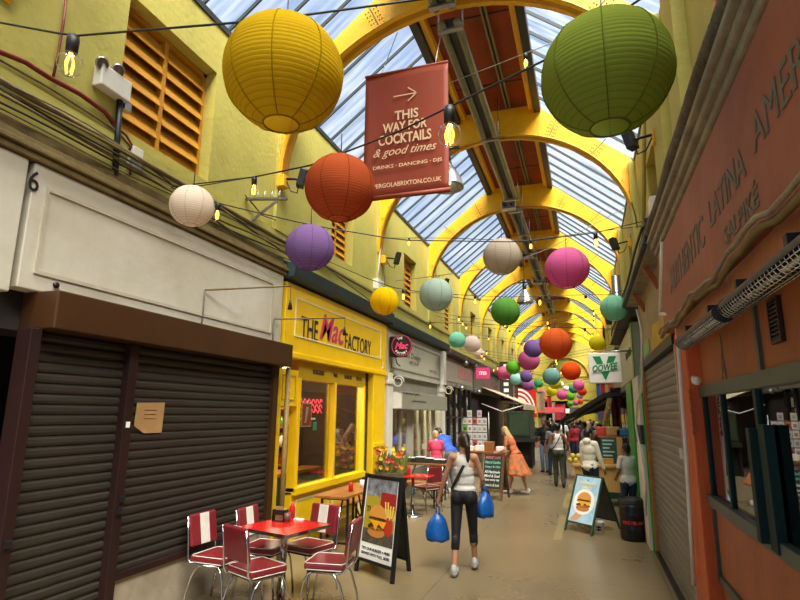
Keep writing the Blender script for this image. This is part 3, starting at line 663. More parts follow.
# fascia and awning beyond
t=thing('shopfront','brown-grey shop front with a beige awning beyond the pink sign','shopfront',(-4.1,24,0))
mb=MB(); mb.box((-4.2,20.7,2.7),(-4.0,28.5,3.62)); sg=obj('fascia',mb,mat('taupe_board','#777064',.6,var=.1),t)
mb=MB(); mb.text('ABROSIA',(-3.99,24.2,3.15),(0,1,0),(0,0,1),4.2,.3,shear=.1); obj('lettering',mb,mat('dull_rose','#8d5a55',.6,var=0),sg)
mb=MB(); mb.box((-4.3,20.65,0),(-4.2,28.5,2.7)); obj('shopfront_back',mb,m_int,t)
t=thing('awning','beige fabric awning sloping out over the card rack','awning',(-4,24,2.6))
mb=MB(); A=[(-4.0,22.2,2.95),(-2.35,22.2,2.28),(-2.35,27.5,2.28),(-4.0,27.5,2.95)]
mb.poly(A,(0,0,1),.025); 
obj('canopy',mb,mat('awning_cloth','#b3a182',.8,var=.08,scale=4),t)
mb=MB(); mb.box((-2.37,22.2,2.08),(-2.34,27.5,2.28)); obj('valance',mb,mat('awning_cloth','#b3a182'),t)
for y in (22.25,27.4): mb=MB(); mb.tube([(-4.0,y,2.3),(-3.2,y,2.0),(-2.4,y,2.24)],.02,6); obj('folding_arm',mb,m_pvc,t)
# further shops: vertical sign, stripes, units
mb=MB(); q=P(504,385,X=-3.75); mb.box((-3.8,25.9,2.5),(-3.2,26.0,4.3),0)
for k in range(6): mb.box((-3.62,25.895,2.62+k*.28),(-3.4,25.9,2.78+k*.28),1)
tag(obj('vertical_sign',mb,[m_dark,m_paper]),'tall narrow dark sign with a column of white characters','sign')
t=thing('striped_banner','red and white arc-striped banner with a yellow base hanging on the left','banner',P(528,430,Y=27))
c=P(519,417,Y=27); e2=P(537,417,Y=27); W=e2.x-c.x; tp=P(519,389,Y=27); H=tp.z-c.z
mb=MB(); mb.box((c.x,27,c.z),(c.x+W,27.05,c.z+H),0)
for k in range(5):
    r0=W*(.95-k*.18); 
    pts=[(c.x+r0*math.cos(a),26.995,c.z+H*.2+r0*1.35*math.sin(a)) for a in [PI/2*j/10 for j in range(11)]]+[(c.x+(r0-W*.08)*math.cos(a),26.995,c.z+H*.2+(r0-W*.08)*1.35*math.sin(a)) for a in [PI/2*j/10 for j in range(10,-1,-1)]]
    mb.poly([p for p in pts if True],(0,-1,0),.004,1)
mb.box((c.x,26.98,c.z),(c.x+W,26.995,c.z+H*.22),0); mb.box((c.x+W*.45,26.97,c.z+H*.14),(c.x+W*1.0,26.98,c.z+H*.36),2)
obj('cloth',mb,[m_redpl,m_paper,flat('warm_yellow','#f0bb18')],t)
names=['brown','cream','green','dark']
for i,(y,c1,c2) in enumerate(((28.8,'#6a4632','#b59a6c'),(33.0,'#8a7a60','#8e1f1f'),(37.5,'#3a4a32','#c9b48a'),(42.5,'#4b3a30','#9c8a62'))):
    t=thing('shopfront',['brown shop front beyond the beige awning, left side','red-signed shop front, left side, beyond the striped banner','green shop front deep on the left side','last brown shop front on the left before the end wall'][i],'shopfront',(-4.1,y,0))
    mb=MB(); mb.box((-4.3,y,0),(-4.1,y+4.3,2.7)); obj('front',mb,mat('front_'+c1[1:],c1,.6),t)
    mb=MB(); mb.box((-4.2,y,2.7),(-3.98,y+4.3,3.62)); obj('fascia',mb,mat('front_'+c2[1:],c2,.6),t)
    for k in range(2): mb=MB(); mb.box((-4.1,y+.3+2*k,.5),(-4.08,y+2+2*k,2.5)); obj('pane',mb,flat('dark_pane','#15140f',.12),t)
# ---------------------------------------------------------------- wall fittings, left
t=thing('emergency_light','white twin-spot emergency light box on the yellow wall by the louvred window','light',P(108,82,X=-4.05))
mb=MB(); mb.box((-4.1,3.36,4.78),(-3.99,3.70,4.99)); hb=obj('housing',mb,m_pvc,t,bevel=.01)
for u,v in ((101,63),(117,70)):
    q=P(u,v,X=-4.02); mb=MB(); mb.lathe([(0,.06),(.03,.055),(.055,0),(.06,-.03),(.05,-.035),(0,-.02)],q,14,axis=(-.8,.2,.5)); obj('spot_lamp',mb,m_steel,t)
mb=MB(); mb.box((-4.1,3.68,4.72),(-4.03,3.76,4.80)); obj('junction',mb,m_steel,t)
mb=MB(); a=P(120,98,X=-4.05); b=P(115,175,X=-4.05); mb.tube([a,b],.028,8); tag(obj('black_conduit',mb,m_black),'thick black vertical conduit beside the louvred window','conduit')
t=thing('junction_box','small white switch box with red wires on the yellow wall','box',P(131,160,X=-4.05))
mb=MB(); mb.box((-4.1,3.84,4.22),(-4.03,3.97,4.42)); obj('housing',mb,m_pvc,t,bevel=.008)
mb=MB(); mb.tube([P(129,150,X=-4.06),P(132,145,X=-4.06),P(126,135,X=-4.06),P(112,124,X=-4.06)],.012,6); obj('red_wire',mb,mat('red_wire','#7a2418',.5,var=.05),t); mb=MB(); mb.tube([P(131,168,X=-4.06),P(130,175,X=-4.06)],.012,6); obj('red_wire',mb,mat('red_wire','#7a2418',.5,var=.05),t)
mb=MB(); mb.tube([P(u,v,X=-4.06) for u,v in ((-20,44),(0,52),(25,62),(50,78),(80,94),(105,112),(114,124))],.022,8); tag(obj('red_conduit',mb,mat('red_wire','#7a2418')),'dull red conduit sagging diagonally across the yellow wall','conduit')
mb=MB(); mb.tube([P(u,v,X=-4.07) for u,v in ((66,0),(63,25),(58,55),(53,78))],.012,6); tag(obj('red_cable',mb,mat('red_wire','#7a2418')),'thin red cable running down the yellow wall top left','cable')
mb=MB(); mb.tube([P(u,v,X=-4.06) for u,v in ((-20,50),(0,60),(50,88),(100,120),(118,132),(150,168),(170,182))],.010,6); tag(obj('grey_cable',mb,m_timber),'thin olive cable below the red conduit','cable')
t=thing('spiked_bracket','rusty wall bracket with a row of bird spikes on the yellow wall','bracket',P(255,205,X=-4.1))
a=P(246,199,X=-4.08); b=a+V((.45,.1,-.02)); b=P(287,199,X=-3.75); mb=MB(); mb.bar(a,b,.05,.03); obj('arm',mb,m_leadd,t)
mb=MB(); mb.bar(P(251,221,X=-4.08),P(277,201,X=-3.83),.04,.03); obj('strut',mb,m_leadd,t)
for k in range(8): mb=MB(); p=a.lerp(b,.2+.09*k); mb.tube([p,p+V((.03*(-1)**k,.03,.13))],.005,4); obj('spike',mb,m_steel,t)
def speaker(u,v,X,label,s=1):
    q=P(u,v,X=X); t=thing('floodlight',label,'floodlight',q,0,'black floodlights on yellow brackets')
    mb=MB(); mb.box((q.x-.06,q.y-.08,q.z-.09),(q.x+.06,q.y+.08,q.z+.09)); obj('bracket_block',mb,m_arch,t,bevel=.01)
    o=.26*s; mb=MB(); mb.tube([q+V((.05*s,0,.04)),q+V((.2*s,0,.02)),q+V((o,0,0))],.018,6); obj('arm',mb,m_black,t)
    M=Matrix.Translation(q+V((o+.05*s,0,0)))@Matrix.Rotation(.25*s,4,'Y')@Matrix.Rotation(.5*s,4,'Z')
    mb=MB(); mb.box((-.06,-.09,-.12),(.05,.09,.14),0,M); obj('head',mb,m_black,t,bevel=.015)
    mb=MB(); mb.tube([q+V((o,0,-.08)),q+V((o-.02*s,0,-.2)),q+V((o-.12*s,0,-.16)),q+V((.06*s,0,0))],.01,6); obj('cable',mb,m_black,t)
speaker(283,182,-4.0,'black floodlight on a yellow bracket below the big yellow lantern')
speaker(384,260,-4.0,'black floodlight on a yellow bracket above the small yellow lantern')
speaker(436,284,-4.0,'black floodlight on a yellow bracket hidden beside the pale grey-green lantern')
for i,(u,v) in enumerate(((378,285),(383,290),(281,181))):
    pass
t=thing('junction_box','pale junction box on the wall above the small yellow lantern','box',P(378,287,X=-4.05))
mb=MB(); q=P(378,286,X=-4.05); mb.box((-4.1,q.y-.18,q.z-.1),(-3.97,q.y+.18,q.z+.12)); obj('housing',mb,m_pvc,t,bevel=.01)
mb=MB(); mb.tube([P(u,v,X=-4.06) for u,v in ((245,195),(262,215),(290,225),(320,262),(340,278),(372,302))],.010,6); tag(obj('loose_cable',mb,m_timber),'loose olive cable drooping along the wall above the yellow shop','cable')
t=thing('pvc_pipe','thin white pipe down the yellow wall above the grey shop','pipe',P(378,240,X=-4.05))
mb=MB(); mb.tube([P(381,230,X=-4.05),P(379,262,X=-4.05),P(377,284,X=-4.05)],.02,8); obj('tube',mb,m_pvc,t)
# ================================================================ RIGHT SIDE
LW=(0,-1,0)     # reading direction on the right wall (towards the camera)
XO=.90
hol=[(2.66,5.04,1.29,2.06),(1.2,2.60,1.29,2.06)]
mb=MB()
for y0,y1,z0,z1 in rects(.5,5.10,0,2.64,hol): mb.box((XO,y0,z0),(XO+.12,y1,z1))
t=thing('shopfront','orange rendered shop front with a teal-framed window on the right','shopfront',(XO,3,0))
obj('wall_panel',mb,m_orange,t)
mb=MB(); mb.box((.80,5.10,0),(1.02,5.66,2.64)); obj('column',mb,m_orangeb,t,bevel=.01)
mb=MB(); mb.box((.74,.5,2.52),(XO-.001,5.09,2.64)); obj('soffit',mb,m_orange,t,bevel=.01)
mb=MB(); mb.box((XO-.02,3.38,2.14),(XO,3.42,2.52)); obj('batten',mb,m_tealg,t)
mb=MB(); mb.box((XO-.03,.6,2.05),(XO,5.09,2.14)); obj('top_rail',mb,m_tealg,t,bevel=.006)
mb=MB(); mb.box((XO-.05,.6,1.22),(XO,5.09,1.30)); obj('sill_rail',mb,m_tealg,t,bevel=.006)
mb=MB(); mb.box((XO-.025,.6,.66),(XO,5.09,.72)); obj('lower_rail',mb,m_tealg,t)
mb=MB(); mb.box((XO-.02,5.05,.66),(XO,5.09,1.22)); obj('edge_batten',mb,m_tealg,t)
for y,w_ in ((5.0,.05),(4.37,.045),(3.53,.06),(2.60,.08)):
    mb=MB(); mb.box((XO-.022,y,1.29),(XO+.02,y+w_,2.06)); obj('mullion',mb,m_tealp,t,bevel=.004)
mb=MB(); 
for a,b in ((3.59,4.37),(2.68,3.53),(4.41,5.0),(1.2,2.6)):
    mb=MB(); mb.box((XO-.004,a,1.30),(XO+.002,b,2.05)); obj('window_glass',mb,glassmat('dark_glass',(.55,.58,.56),2.4),t)
# sash leaning outwards
mb=MB(); mb.box((XO-.06,3.30,1.24),(XO-.012,3.42,1.86)); obj('open_sash',mb,m_tealp,t,bevel=.004)
mb=MB(); mb.box((XO-.09,3.46,1.26),(XO-.03,3.53,1.84)); obj('open_sash',mb,m_tealp,t,bevel=.004)
# faint tower drawing and words
mb=MB(); q=P(723,362,X=XO-.002); X=XO-.004
for a,b in (((-.07,-.16),(-.012,.06)),((.07,-.16),(.012,.06)),((-.012,.06),(0,.2)),((.012,.06),(0,.2)),((-.05,-.08),(.05,-.08)),((-.03,-.0),(.03,-.0)),((-.05,-.08),(.03,0)),((.05,-.08),(-.03,0))):
    mb.bar((X,q.y+a[0],q.z+a[1]),(X,q.y+b[0],q.z+b[1]),.014,.004,up=(1,0,0))
mb.text('PARIS',(X,q.y,q.z-.2),LW,(0,0,1),.2,.035,bold=.01); obj('faint_drawing',mb,m_signtx,t)
mb=MB(); q=P(697,420,X=.797); mb.text('SALPIKE',(.797,5.06,1.93),(0,0,1),(0,1,0),.36,.06,bold=.02); obj('vertical_lettering',mb,mat('dark_orange_letter','#8c3510',.6,var=.1),t)
# dark interior behind the window
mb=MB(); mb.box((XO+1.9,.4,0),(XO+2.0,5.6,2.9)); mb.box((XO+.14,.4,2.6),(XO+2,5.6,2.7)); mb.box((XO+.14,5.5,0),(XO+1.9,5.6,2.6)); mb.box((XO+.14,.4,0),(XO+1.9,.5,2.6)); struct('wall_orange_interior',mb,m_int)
# sign board
t=thing('shop_sign','large faded salmon sign board with worn grey lettering on the right','sign',(.74,3.3,2.7))
mb=MB(); mb.box((.72,.5,2.65),(1.0,5.62,3.42)); sg=obj('board',mb,m_sign,t,bevel=.01)
def onright(mb,txt,y0,y1,z,ht,X=.718,**k): return mb.text(txt,(X,(y0+y1)/2,z),LW,(0,0,1),abs(y1-y0),ht,**k)
mb=MB(); onright(mb,'AUTHENTIC',5.0,3.55,3.0,.2,bold=.012,th=.003); obj('lettering',mb,m_signtx,sg)
mb=MB(); onright(mb,'LATINA',3.37,2.62,3.02,.155,bold=.012,th=.003); obj('lettering',mb,m_signtx,sg)
mb=MB(); onright(mb,'AMERICAN',2.48,1.32,3.05,.16,bold=0,th=.003); obj('lettering',mb,m_signtx,sg)
mb=MB(); onright(mb,'SALPIKÉ',3.1,2.5,2.815,.12,bold=.01,th=.003); obj('lettering',mb,m_signtx,sg)
mb=MB(); mb.oval((.718,4.85,2.98),LW,(0,0,1),.1,.06); obj('worn_mark',mb,m_signtx,sg)
mb=MB(); random.seed(9)
pts=[(.715,5.66-.17*k,2.625+.022*math.sin(k*.8)+.012*math.sin(k*2.1)) for k in range(31)]
mb.tube([(x-.015,y,z) for x,y,z in pts],.017,6); obj('wavy_edge',mb,m_timber,t)
mb=MB(); mb.tube([(x-.035,y,z+.035) for x,y,z in pts],.012,6); obj('wavy_edge',mb,m_lead,t)
# moulded cornice above
t=thing('cornice','weathered grey moulded cornice with a corrugated cable above the salmon sign','cornice',(.7,3.3,3.6))
for k,(x,z,w_) in enumerate(((.70,3.42,.06),(.67,3.48,.06),(.64,3.54,.05),(.68,3.59,.06))): 
    mb=MB(); mb.box((x,.5,z),(1.08,5.7,z+w_)); obj('moulding',mb,m_lead,t,bevel=.012)
mb=MB(); mb.tube([(.68+.006*math.sin(y*.05),5.8-.022*y,3.70+.01*math.sin(y*.11)) for y in range(240)],[.045+.004*(y%2) for y in range(240)],10); obj('corrugated_duct',mb,m_leadd,t)
for k in range(4): mb=MB(); mb.tube([(.80+.06*k+.02*math.sin(j*.5+k),5.9-.24*j,3.76+.05*k+.04*math.sin(j*.4+k*2)) for j in range(23)],.011,6); obj('cable',mb,[m_leadd,m_black][k%2],t)
mb=MB(); mb.box((.66,5.66,3.55),(1.08,9.1,3.6)) ; mb.box((XR-.3,.5,3.70),(XR+.2,YE,3.76)); struct('trim_5',mb,m_lead)
# heaters
for i,(y0,y1) in enumerate(((3.22,4.50),(1.9,3.06))):
    t=thing('wall_heater',['wire-caged tubular heater at the far end under the salmon sign','wire-caged tubular heater at the near right edge under the salmon sign'][i],'heater',(.70,(y0+y1)/2,2.45),0,'caged heaters under the sign')
    mb=MB(); N=10
    vs=[];fs=[]
    for y in (y0,y1):
        for k in range(N+1):
            a=-.2+ (PI+.4)*k/N; vs.append((.70-.056*math.cos(a)*1,y,2.43+.045*math.sin(a)))
    for k in range(N): fs.append((k,k+1,N+2+k,N+1+k))
    mb.add(vs,fs,0,True); obj('reflector',mb,m_black,t)
    mb=MB()
    for y in (y0,y1): mb=MB(); mb.oval((.70,y,2.43),(1,0,0),(0,0,1),.058,.05,0,20,.012); obj('end_cap',mb,m_black,t)
    mb=MB()
    n=26
    for j in range(n+1):
        y=y0+(y1-y0)*j/n; mb.tube([(.70-.054*math.cos(a),y,2.428-.05*math.sin(a)) for a in [PI*k/8 for k in range(9)]],.0022,4,caps=False)
    for k in range(1,8): a=PI*k/8; mb.tube([(.70-.054*math.cos(a),y0,2.428-.05*math.sin(a)),(.70-.054*math.cos(a),y1,2.428-.05*math.sin(a))],.0025,4)
    obj('wire_cage',mb,m_chrome,t)
    mb=MB(); mb.cyl((.70,y0+.05,2.42),(.70,y1-.05,2.42),.010,n=8); obj('quartz_tube',mb,flat('quartz','#d9cfbf',.2),t)
    for k in (.3,.7): mb=MB(); y=y0+(y1-y0)*k; mb.cyl((.70,y-.04,2.425),(.70,y+.04,2.425),.02,n=10); obj('lamp_clip',mb,m_chrome,t)
    for k in (.2,.8): mb=MB(); y=y0+(y1-y0)*k; mb.box((.68,y,2.46),(.74,y+.04,2.52)); obj('mount',mb,m_black,t)
t=thing('air_vent','small black slatted wall vent above the teal window rail','vent',P(772,323,X=XO))
mb=MB(); y,z=3.08,2.36; molding(mb,XO-.001,y-.08,y+.08,z-.11,z+.11,.015,.02,s=-1); mb.box((XO-.004,y-.08,z-.11),(XO,y+.08,z+.11)); obj('frame',mb,m_maroon,t)
mb=MB(); 
for k in range(9): mb.box((XO-.018,y-.065,z-.09+k*.021),(XO-.004,y+.065,z-.08+k*.021))
obj('slats',mb,m_black,t)
t=thing('security_camera','small pale dome camera on the bright orange column','camera',(.78,4.96,2.2))
q=P(697,381,X=.83); mb=MB(); mb.cyl((.80,q.y,q.z+.01),(.815,q.y-.01,q.z+.01),.03); obj('mount',mb,m_pvc,t)
mb=MB(); mb.ball((.825,q.y-.02,q.z),.034,14); obj('dome',mb,m_pvc,t)
# white pipework
t=thing('pvc_pipe','square-bent white pipe between the salmon sign and the roller shutter','pipe',(.70,5.9,3))
mb=MB(); mb.tube([P(663,233,X=.72),P(661,313,X=.72)],.022,8); mb.tube([P(661,314,X=.72),P(678,315,X=.76)],.022,8); obj('tube',mb,m_pvc,t)
mb=MB(); mb.tube([P(u,v,X=.76) for u,v in ((664,232),(672,262),(675,300),(677,330),(682,400),(686,450),(690,520),(694,585))],.016,8); tag(obj('white_conduit',mb,m_pvc),'long white conduit down the edge of the bright orange column','conduit')
mb=MB(); mb.tube([P(u,v,X=.77) for u,v in ((667,235),(670,270),(671,310),(672,335))],.009,6); tag(obj('red_wire',mb,m_redpl),'thin red wire hanging beside the square white pipe','wire')
# roller shutter right
t=thing('roller_shutter','grey steel roller shutter on the right, beside the bright orange column','shutter',(.85,7.4,0))
obj('curtain',curtain(.86,5.72,9.0,.03,2.56,.085,s=-1),m_shut2,t)
mb=MB(); mb.box((.80,5.67,0),(.9,5.73,2.58)); obj('guide_rail',mb,m_steel,t)
mb=MB(); mb.box((.80,9.0,0),(.9,9.06,2.58)); obj('guide_rail',mb,mat('orange_rail','#b5763a',.6),t)
mb=MB(); mb.box((.78,5.67,2.56),(.92,9.06,2.66)); obj('head_rail',mb,m_black,t)
mb=MB(); mb.box((.795,5.72,.0),(.9,9.0,.035)); obj('bottom_rail',mb,m_black,t)
mb=MB(); q=P(686,455,X=.79); mb.box((.775,5.68,q.z-.05),(.80,5.76,q.z+.04)); obj('lock',mb,m_pvc,t)
t=thing('shop_sign','weathered blank beige fascia over the grey shutter, with yellow and orange paint','sign',(.85,7.4,2.7))
mb=MB(); mb.box((.82,5.67,2.68),(1.05,9.06,3.56)); sg=obj('board',mb,mat('worn_beige','#ab9772',.7,var=.12,scale=2,bump=.3),t,bevel=.01)
mb=MB(); mb.poly([(.818,5.7,2.7),(.818,7.7,2.7),(.818,7.4,3.0),(.818,6.7,2.95),(.818,6.3,3.2),(.818,5.7,3.1)],(-1,0,0),.003); obj('yellow_patch',mb,mat('paint_patch_yellow','#d2ae2e',.6,var=.15),sg)
mb=MB(); mb.poly([(.813,5.7,3.05),(.813,6.1,3.2),(.813,6.3,2.98),(.813,5.9,2.88)],(-1,0,0),.003); obj('orange_patch',mb,mat('paint_patch_orange','#d9761f',.6,var=.1),sg)
mb=MB(); mb.box((.813,7.9,2.72),(.818,8.9,2.9)); obj('green_patch',mb,m_green,sg)
t=thing('cornice','dark bundled gutter and cables over the beige fascia and the green shop','cornice',(.8,9,3.6))
mb=MB(); mb.poly([(.60,5.8,3.58),(1.0,5.8,3.56),(1.06,5.8,3.74),(.66,5.8,3.78)],(0,1,0),8.6); obj('gutter',mb,m_dark,t,bevel=.02)
for k in range(3): mb=MB(); mb.tube([(.64+.05*k,5.9+.36*j,3.80+.03*k+.03*math.sin(j*.7+k)) for j in range(24)],.016,6); obj('cable',mb,m_black,t)
for i,y in enumerate((6.6,8.1)):
    mb=MB(); mb.bar((.7,y,3.56),(.83,y,3.3),.05,.06); tag(obj('timber_bracket',mb,m_orange),['nearer','farther'][i]+' small timber bracket under the dark gutter on the right','bracket')
# cream post, green shop
t=thing('shop_post','cream boxed post with a dark band between the shutter and the green shop','post',(.85,9.6,0))
mb=MB(); mb.box((.74,9.15,0),(1.0,10.2,2.5)); obj('post',mb,m_white,t,bevel=.01)
mb=MB(); mb.box((.73,9.14,1.48),(1.0,10.22,1.76)); obj('band',mb,m_dark,t)
mb=MB(); mb.box((.78,9.06,0),(1.0,9.13,2.6)); obj('green_edge',mb,m_green,t)
mb=MB(); mb.tube([P(u,v,X=.7) for u,v in ((637,310),(642,330),(642,390),(637,402),(636,425),(641,455),(645,480),(646,515))],.016,6); tag(obj('white_cable',mb,m_pvc),'thick white cable looping down the cream post','cable')
t=thing('shopfront','green and white shop front on the right behind the square green-logo sign','shopfront',(.85,11.6,0))
mb=MB(); mb.box((.80,10.25,2.52),(1.05,14.6,3.5)); sg=obj('fascia',mb,mat('pale_green_white','#b7bfa4',.5,var=.06),t,bevel=.01)
mb=MB(); mb.box((.78,10.25,2.42),(1.05,14.6,2.54)); obj('fascia_rail',mb,m_dgreen,sg)
mb=MB(); mb.box((.79,10.24,2.5),(.80,10.55,3.5)); obj('green_stripe',mb,m_green,sg)
mb=MB(); onright(mb,'EAT IN TAKE AWAY',12.1,10.7,3.05,.14,X=.795); obj('lettering',mb,m_dgreen,sg)
mb=MB(); mb.box((.76,10.9,0),(1.0,12.3,2.5)); obj('pillar',mb,m_green,t,bevel=.01)
mb=MB(); mb.box((1.6,10.2,0),(1.7,14.6,2.5)); obj('back_wall',mb,m_int,t)
mb=MB(); mb.box((.82,12.6,0),(1.0,14.6,1.0)); obj('counter_front',mb,m_green,t)
t=thing('hanging_sign','square white hanging sign with a green V logo and lettering','sign',P(605,368,Y=10.5))
q=P(605,368,Y=10.5); mb=MB(); mb.box((q.x-.275,10.5,q.z-.265),(q.x+.275,10.6,q.z+.27)); obj('sign_box',mb,flat('sign_white','#e9e6d8',.5),t,bevel=.012)
fg=flat('logo_green','#11803f',.5)
mb=MB(); X0,Z0=q.x,q.z-.0
mb.poly([(X0-.2,10.498,Z0+.21),(X0-.07,10.498,Z0+.21),(X0,10.498,Z0+.0),(X0+.07,10.498,Z0+.21),(X0+.2,10.498,Z0+.21),(X0,10.498,Z0-.22)],(0,-1,0),.004); obj('v_logo',mb,fg,t)
mb2=MB(); mb2.text('OOWEE',(X0,10.484,Z0+.01),(1,0,.12),(0,0,1),.43,.125,shear=.2,bold=.035,th=.004)
ob=MB(); ob.poly([(X0-.225,10.49,Z0-.085),(X0+.235,10.49,Z0-.03),(X0+.235,10.49,Z0+.105),(X0-.225,10.49,Z0+.05)],(0,-1,0),.003); obj('letter_band',ob,flat('sign_white','#e9e6d8'),t)
obj('lettering',mb2,fg,t)
mb=MB(); mb.cyl((q.x-.2,10.55,q.z+.30),(1.0,10.55,q.z+.30),.015,n=6); mb.cyl((q.x-.2,10.55,q.z+.26),(q.x-.2,10.55,q.z+.31),.012,n=6); mb.cyl((q.x+.2,10.55,q.z+.26),(q.x+.2,10.55,q.z+.31),.012,n=6); obj('bracket',mb,m_steel,t)
# upper right pipes, floodlights, duct
mb=MB(); mb.tube([P(644,90,X=1.0),P(644,190,X=1.0),P(643,240,X=1.0),P(641,300,X=1.0)],.03,8); tag(obj('yellow_pipe',mb,m_wallbeam),'yellow-painted vertical pipe on the upper right wall','pipe')
mb=MB(); q=P(614,330,X=.9); mb.cyl((.86,14.72,3.56),(.86,14.72,5.4),.10); tag(obj('silver_duct',mb,m_steel),'silver flue duct behind the mint lantern on the right','duct')
speaker(657,137,1.02,'black floodlight on a yellow bracket beside the big green lantern',-1)
speaker(631,243,1.02,'black floodlight on a yellow bracket right of the large pink lantern',-1)
speaker(620,320,1.02,'black floodlight on a yellow bracket far down the right wall',-1)
t=thing('junction_box','pale conduit box on the upper right wall where the bulb strings end','box',P(655,222,X=1.0))
mb=MB(); q=P(655,212,X=1.05); mb.box((.98,q.y-.12,q.z-.2),(1.1,q.y+.12,q.z+.2)); obj('housing',mb,m_pvc,t,bevel=.01)
mb=MB(); mb.cyl((.98,q.y,q.z-.1),(.9,q.y,q.z-.12),.05); obj('plug',mb,m_dark,t)
# right units further back
for i,(y,c1,c2) in enumerate(((14.8,'#5a4a38','#b9a27a'),(19.5,'#3d5f8c','#c02222'),(24.5,'#4b3a2a','#c9b42e'),(29.5,'#6b2a22','#b59a6c'),(35,'#44503a','#8e1f1f'),(41,'#4b3a30','#c9b42e'))):
    t=thing('shopfront',['brown shop front past the green shop','blue shop front with a red fascia on the right, far back','dark shop front with a yellow fascia on the right','maroon shop front deep on the right','olive shop front with a red fascia deep on the right','last shop front on the right before the end wall'][i],'shopfront',(1,y,0))
    L_=[4.6,4.9,4.9,5.4,5.9,6.3][i]
    mb=MB(); mb.box((1.0,y,0),(1.15,y+L_,2.6)); obj('front',mb,mat('front_'+c1[1:],c1,.6),t)
    mb=MB(); mb.box((.85,y,2.6),(1.08,y+L_,3.55)); obj('fascia',mb,mat('front_'+c2[1:],c2,.6),t)
    for k in range(2): mb=MB(); mb.box((.97,y+.3+2*k,.5),(.998,y+2+2*k,2.4)); obj('pane',mb,flat('dark_pane','#15140f',.12),t)
# ================================================================ HANGING THINGS
def lantern(u,v,rpx,r,colr,cname,label,group=None,wire=None,n=None,lit=False,Y=None,dark=None):
    D=F*r/rpx
    c=P(u,v,D=D) if Y is None else P(u,v,Y=Y)
    if Y is not None:
        dep=-(ROT.transposed()@(c-EYEP)).z; r=rpx*dep/F
    near=rpx>12
    t=thing('paper_lantern',label,'lantern',c,random.uniform(0,.7),group)
    seg=64 if near else 24; rings=60 if rpx>25 else (36 if near else 16)
    vs=[];fs=[];mi=[]
    a0,a1=.30,PI-.30
    nr=rings
    for i in range(nr+1):
        a=a0+(a1-a0)*i/nr; rr=r*(1-(.012 if i%2 else 0))
        for k in range(seg):
            th=2*PI*k/seg; vs.append((rr*math.sin(a)*math.cos(th),rr*math.sin(a)*math.sin(th),-r*.97*math.cos(a)))
    mb=MB()
    A=[];B=[]
    for i in range(nr):
        for k in range(seg):
            q=(i*seg+k,i*seg+(k+1)%seg,(i+1)*seg+(k+1)%seg,(i+1)*seg+k)
            (B if (near and k%8==0 and False) else A).append(q)
    mb.add(vs,A,0,True)
    M=mat_for(colr,cname,(26 if rpx>30 else 20) if near else 0)
    sh=obj('paper_shade',mb,M,t,local=True); 
    if near:
        for k in range(8):
            th=2*PI*(k+.3)/8; mb=MB()
            mb.tube([(r*1.003*math.sin(a)*math.cos(th),r*1.003*math.sin(a)*math.sin(th),-r*.973*math.cos(a)) for a in [a0+(a1-a0)*j/20 for j in range(21)]],r*.010,5,caps=False)
            obj('seam',mb,papermat('seam_'+cname,[x*.55 for x in lin(colr)],.2),sh,frame=t)
        mb=MB(); mb.tube([(r*math.sin(a0)*math.cos(q),r*math.sin(a0)*math.sin(q),-r*.97*math.cos(a0)) for q in [2*PI*j/24 for j in range(24)]],r*.015,5,closed=True); obj('bottom_ring',mb,papermat('seam_'+cname,[x*.55 for x in lin(colr)],.2),t,local=True)
    if near:
        mb=MB(); mb.ball((0,0,r*.35),.032,12); mb.cyl((0,0,r*.35+.02),(0,0,r*.95),.014,n=8); obj('bulb',mb,flat('warm_bulb','#ffb45a',emit=2.5),t,local=True)
    mb=MB(); q=r*.93; mb.tube([(-r*.3,0,q),(r*.3,0,q)],.004,5); mb.tube([(0,0,q),(0,0,q+(.17 if near else .02))],.004,5); obj('hanging_wire',mb,m_black,t,local=True)
    if wire is not None:
        mb=MB(); top=c+V((0,0,r*.9)); 
        h=wire if wire>top.z+.02 else top.z+.05
        mb.tube([top-V((0,0,.02)),(top.x,top.y,h)],.004,5); obj('cord',mb,m_black,t)
    return c,r
def mat_for(colr,cname,ribs=0): return papermat('paper_'+cname+('_ribbed' if ribs else ''),colr,.4,ribs)
random.seed(21)
big=[ # u v rpx r colour name label
(284,74,59,.30,'#bd9a1c','mustard','big mustard-yellow paper lantern at the upper left of the photo'),
(606,74,63,.31,'#7d8c38','olive','big olive-green paper lantern near the top right'),
(340,188,35,.225,'#ae5430','rust','rust-orange paper lantern to the left of the red banner'),
(310,247.5,24,.20,'#86689c','purple','purple paper lantern above the yellow shop sign'),
(192,206,21.5,.16,'#d9cdb8','cream','cream paper lantern in front of the numbered white board'),
(567,268,21.5,.24,'#cf6599','pink','large pink paper lantern right of the ridge pipes'),
(384.5,301,14.5,.20,'#ecc814','lemon','small bright yellow paper lantern above the grey shop'),
(436,294.5,17,.24,'#a5b8a8','greymint','pale grey-green paper lantern in front of the upper wall'),
(502,256.5,19,.25,'#b3a693','beige','pale beige paper lantern below the ridge pipes'),
(505.5,311.5,14.5,.24,'#5c9440','leaf','leaf-green paper lantern beside the second steel pendant lamp'),
(614,308,13.5,.22,'#86c9a9','mint','mint paper lantern above the white sign with the green V'),
(555.5,343.5,16,.27,'#d1602f','orange','large orange paper lantern in the middle distance'),
]
TOP={}
for u,v,rp,r,c_,n_,l_ in big:
    TOP[n_]=lantern(u,v,rp,r,c_,n_,l_,'large paper lanterns')
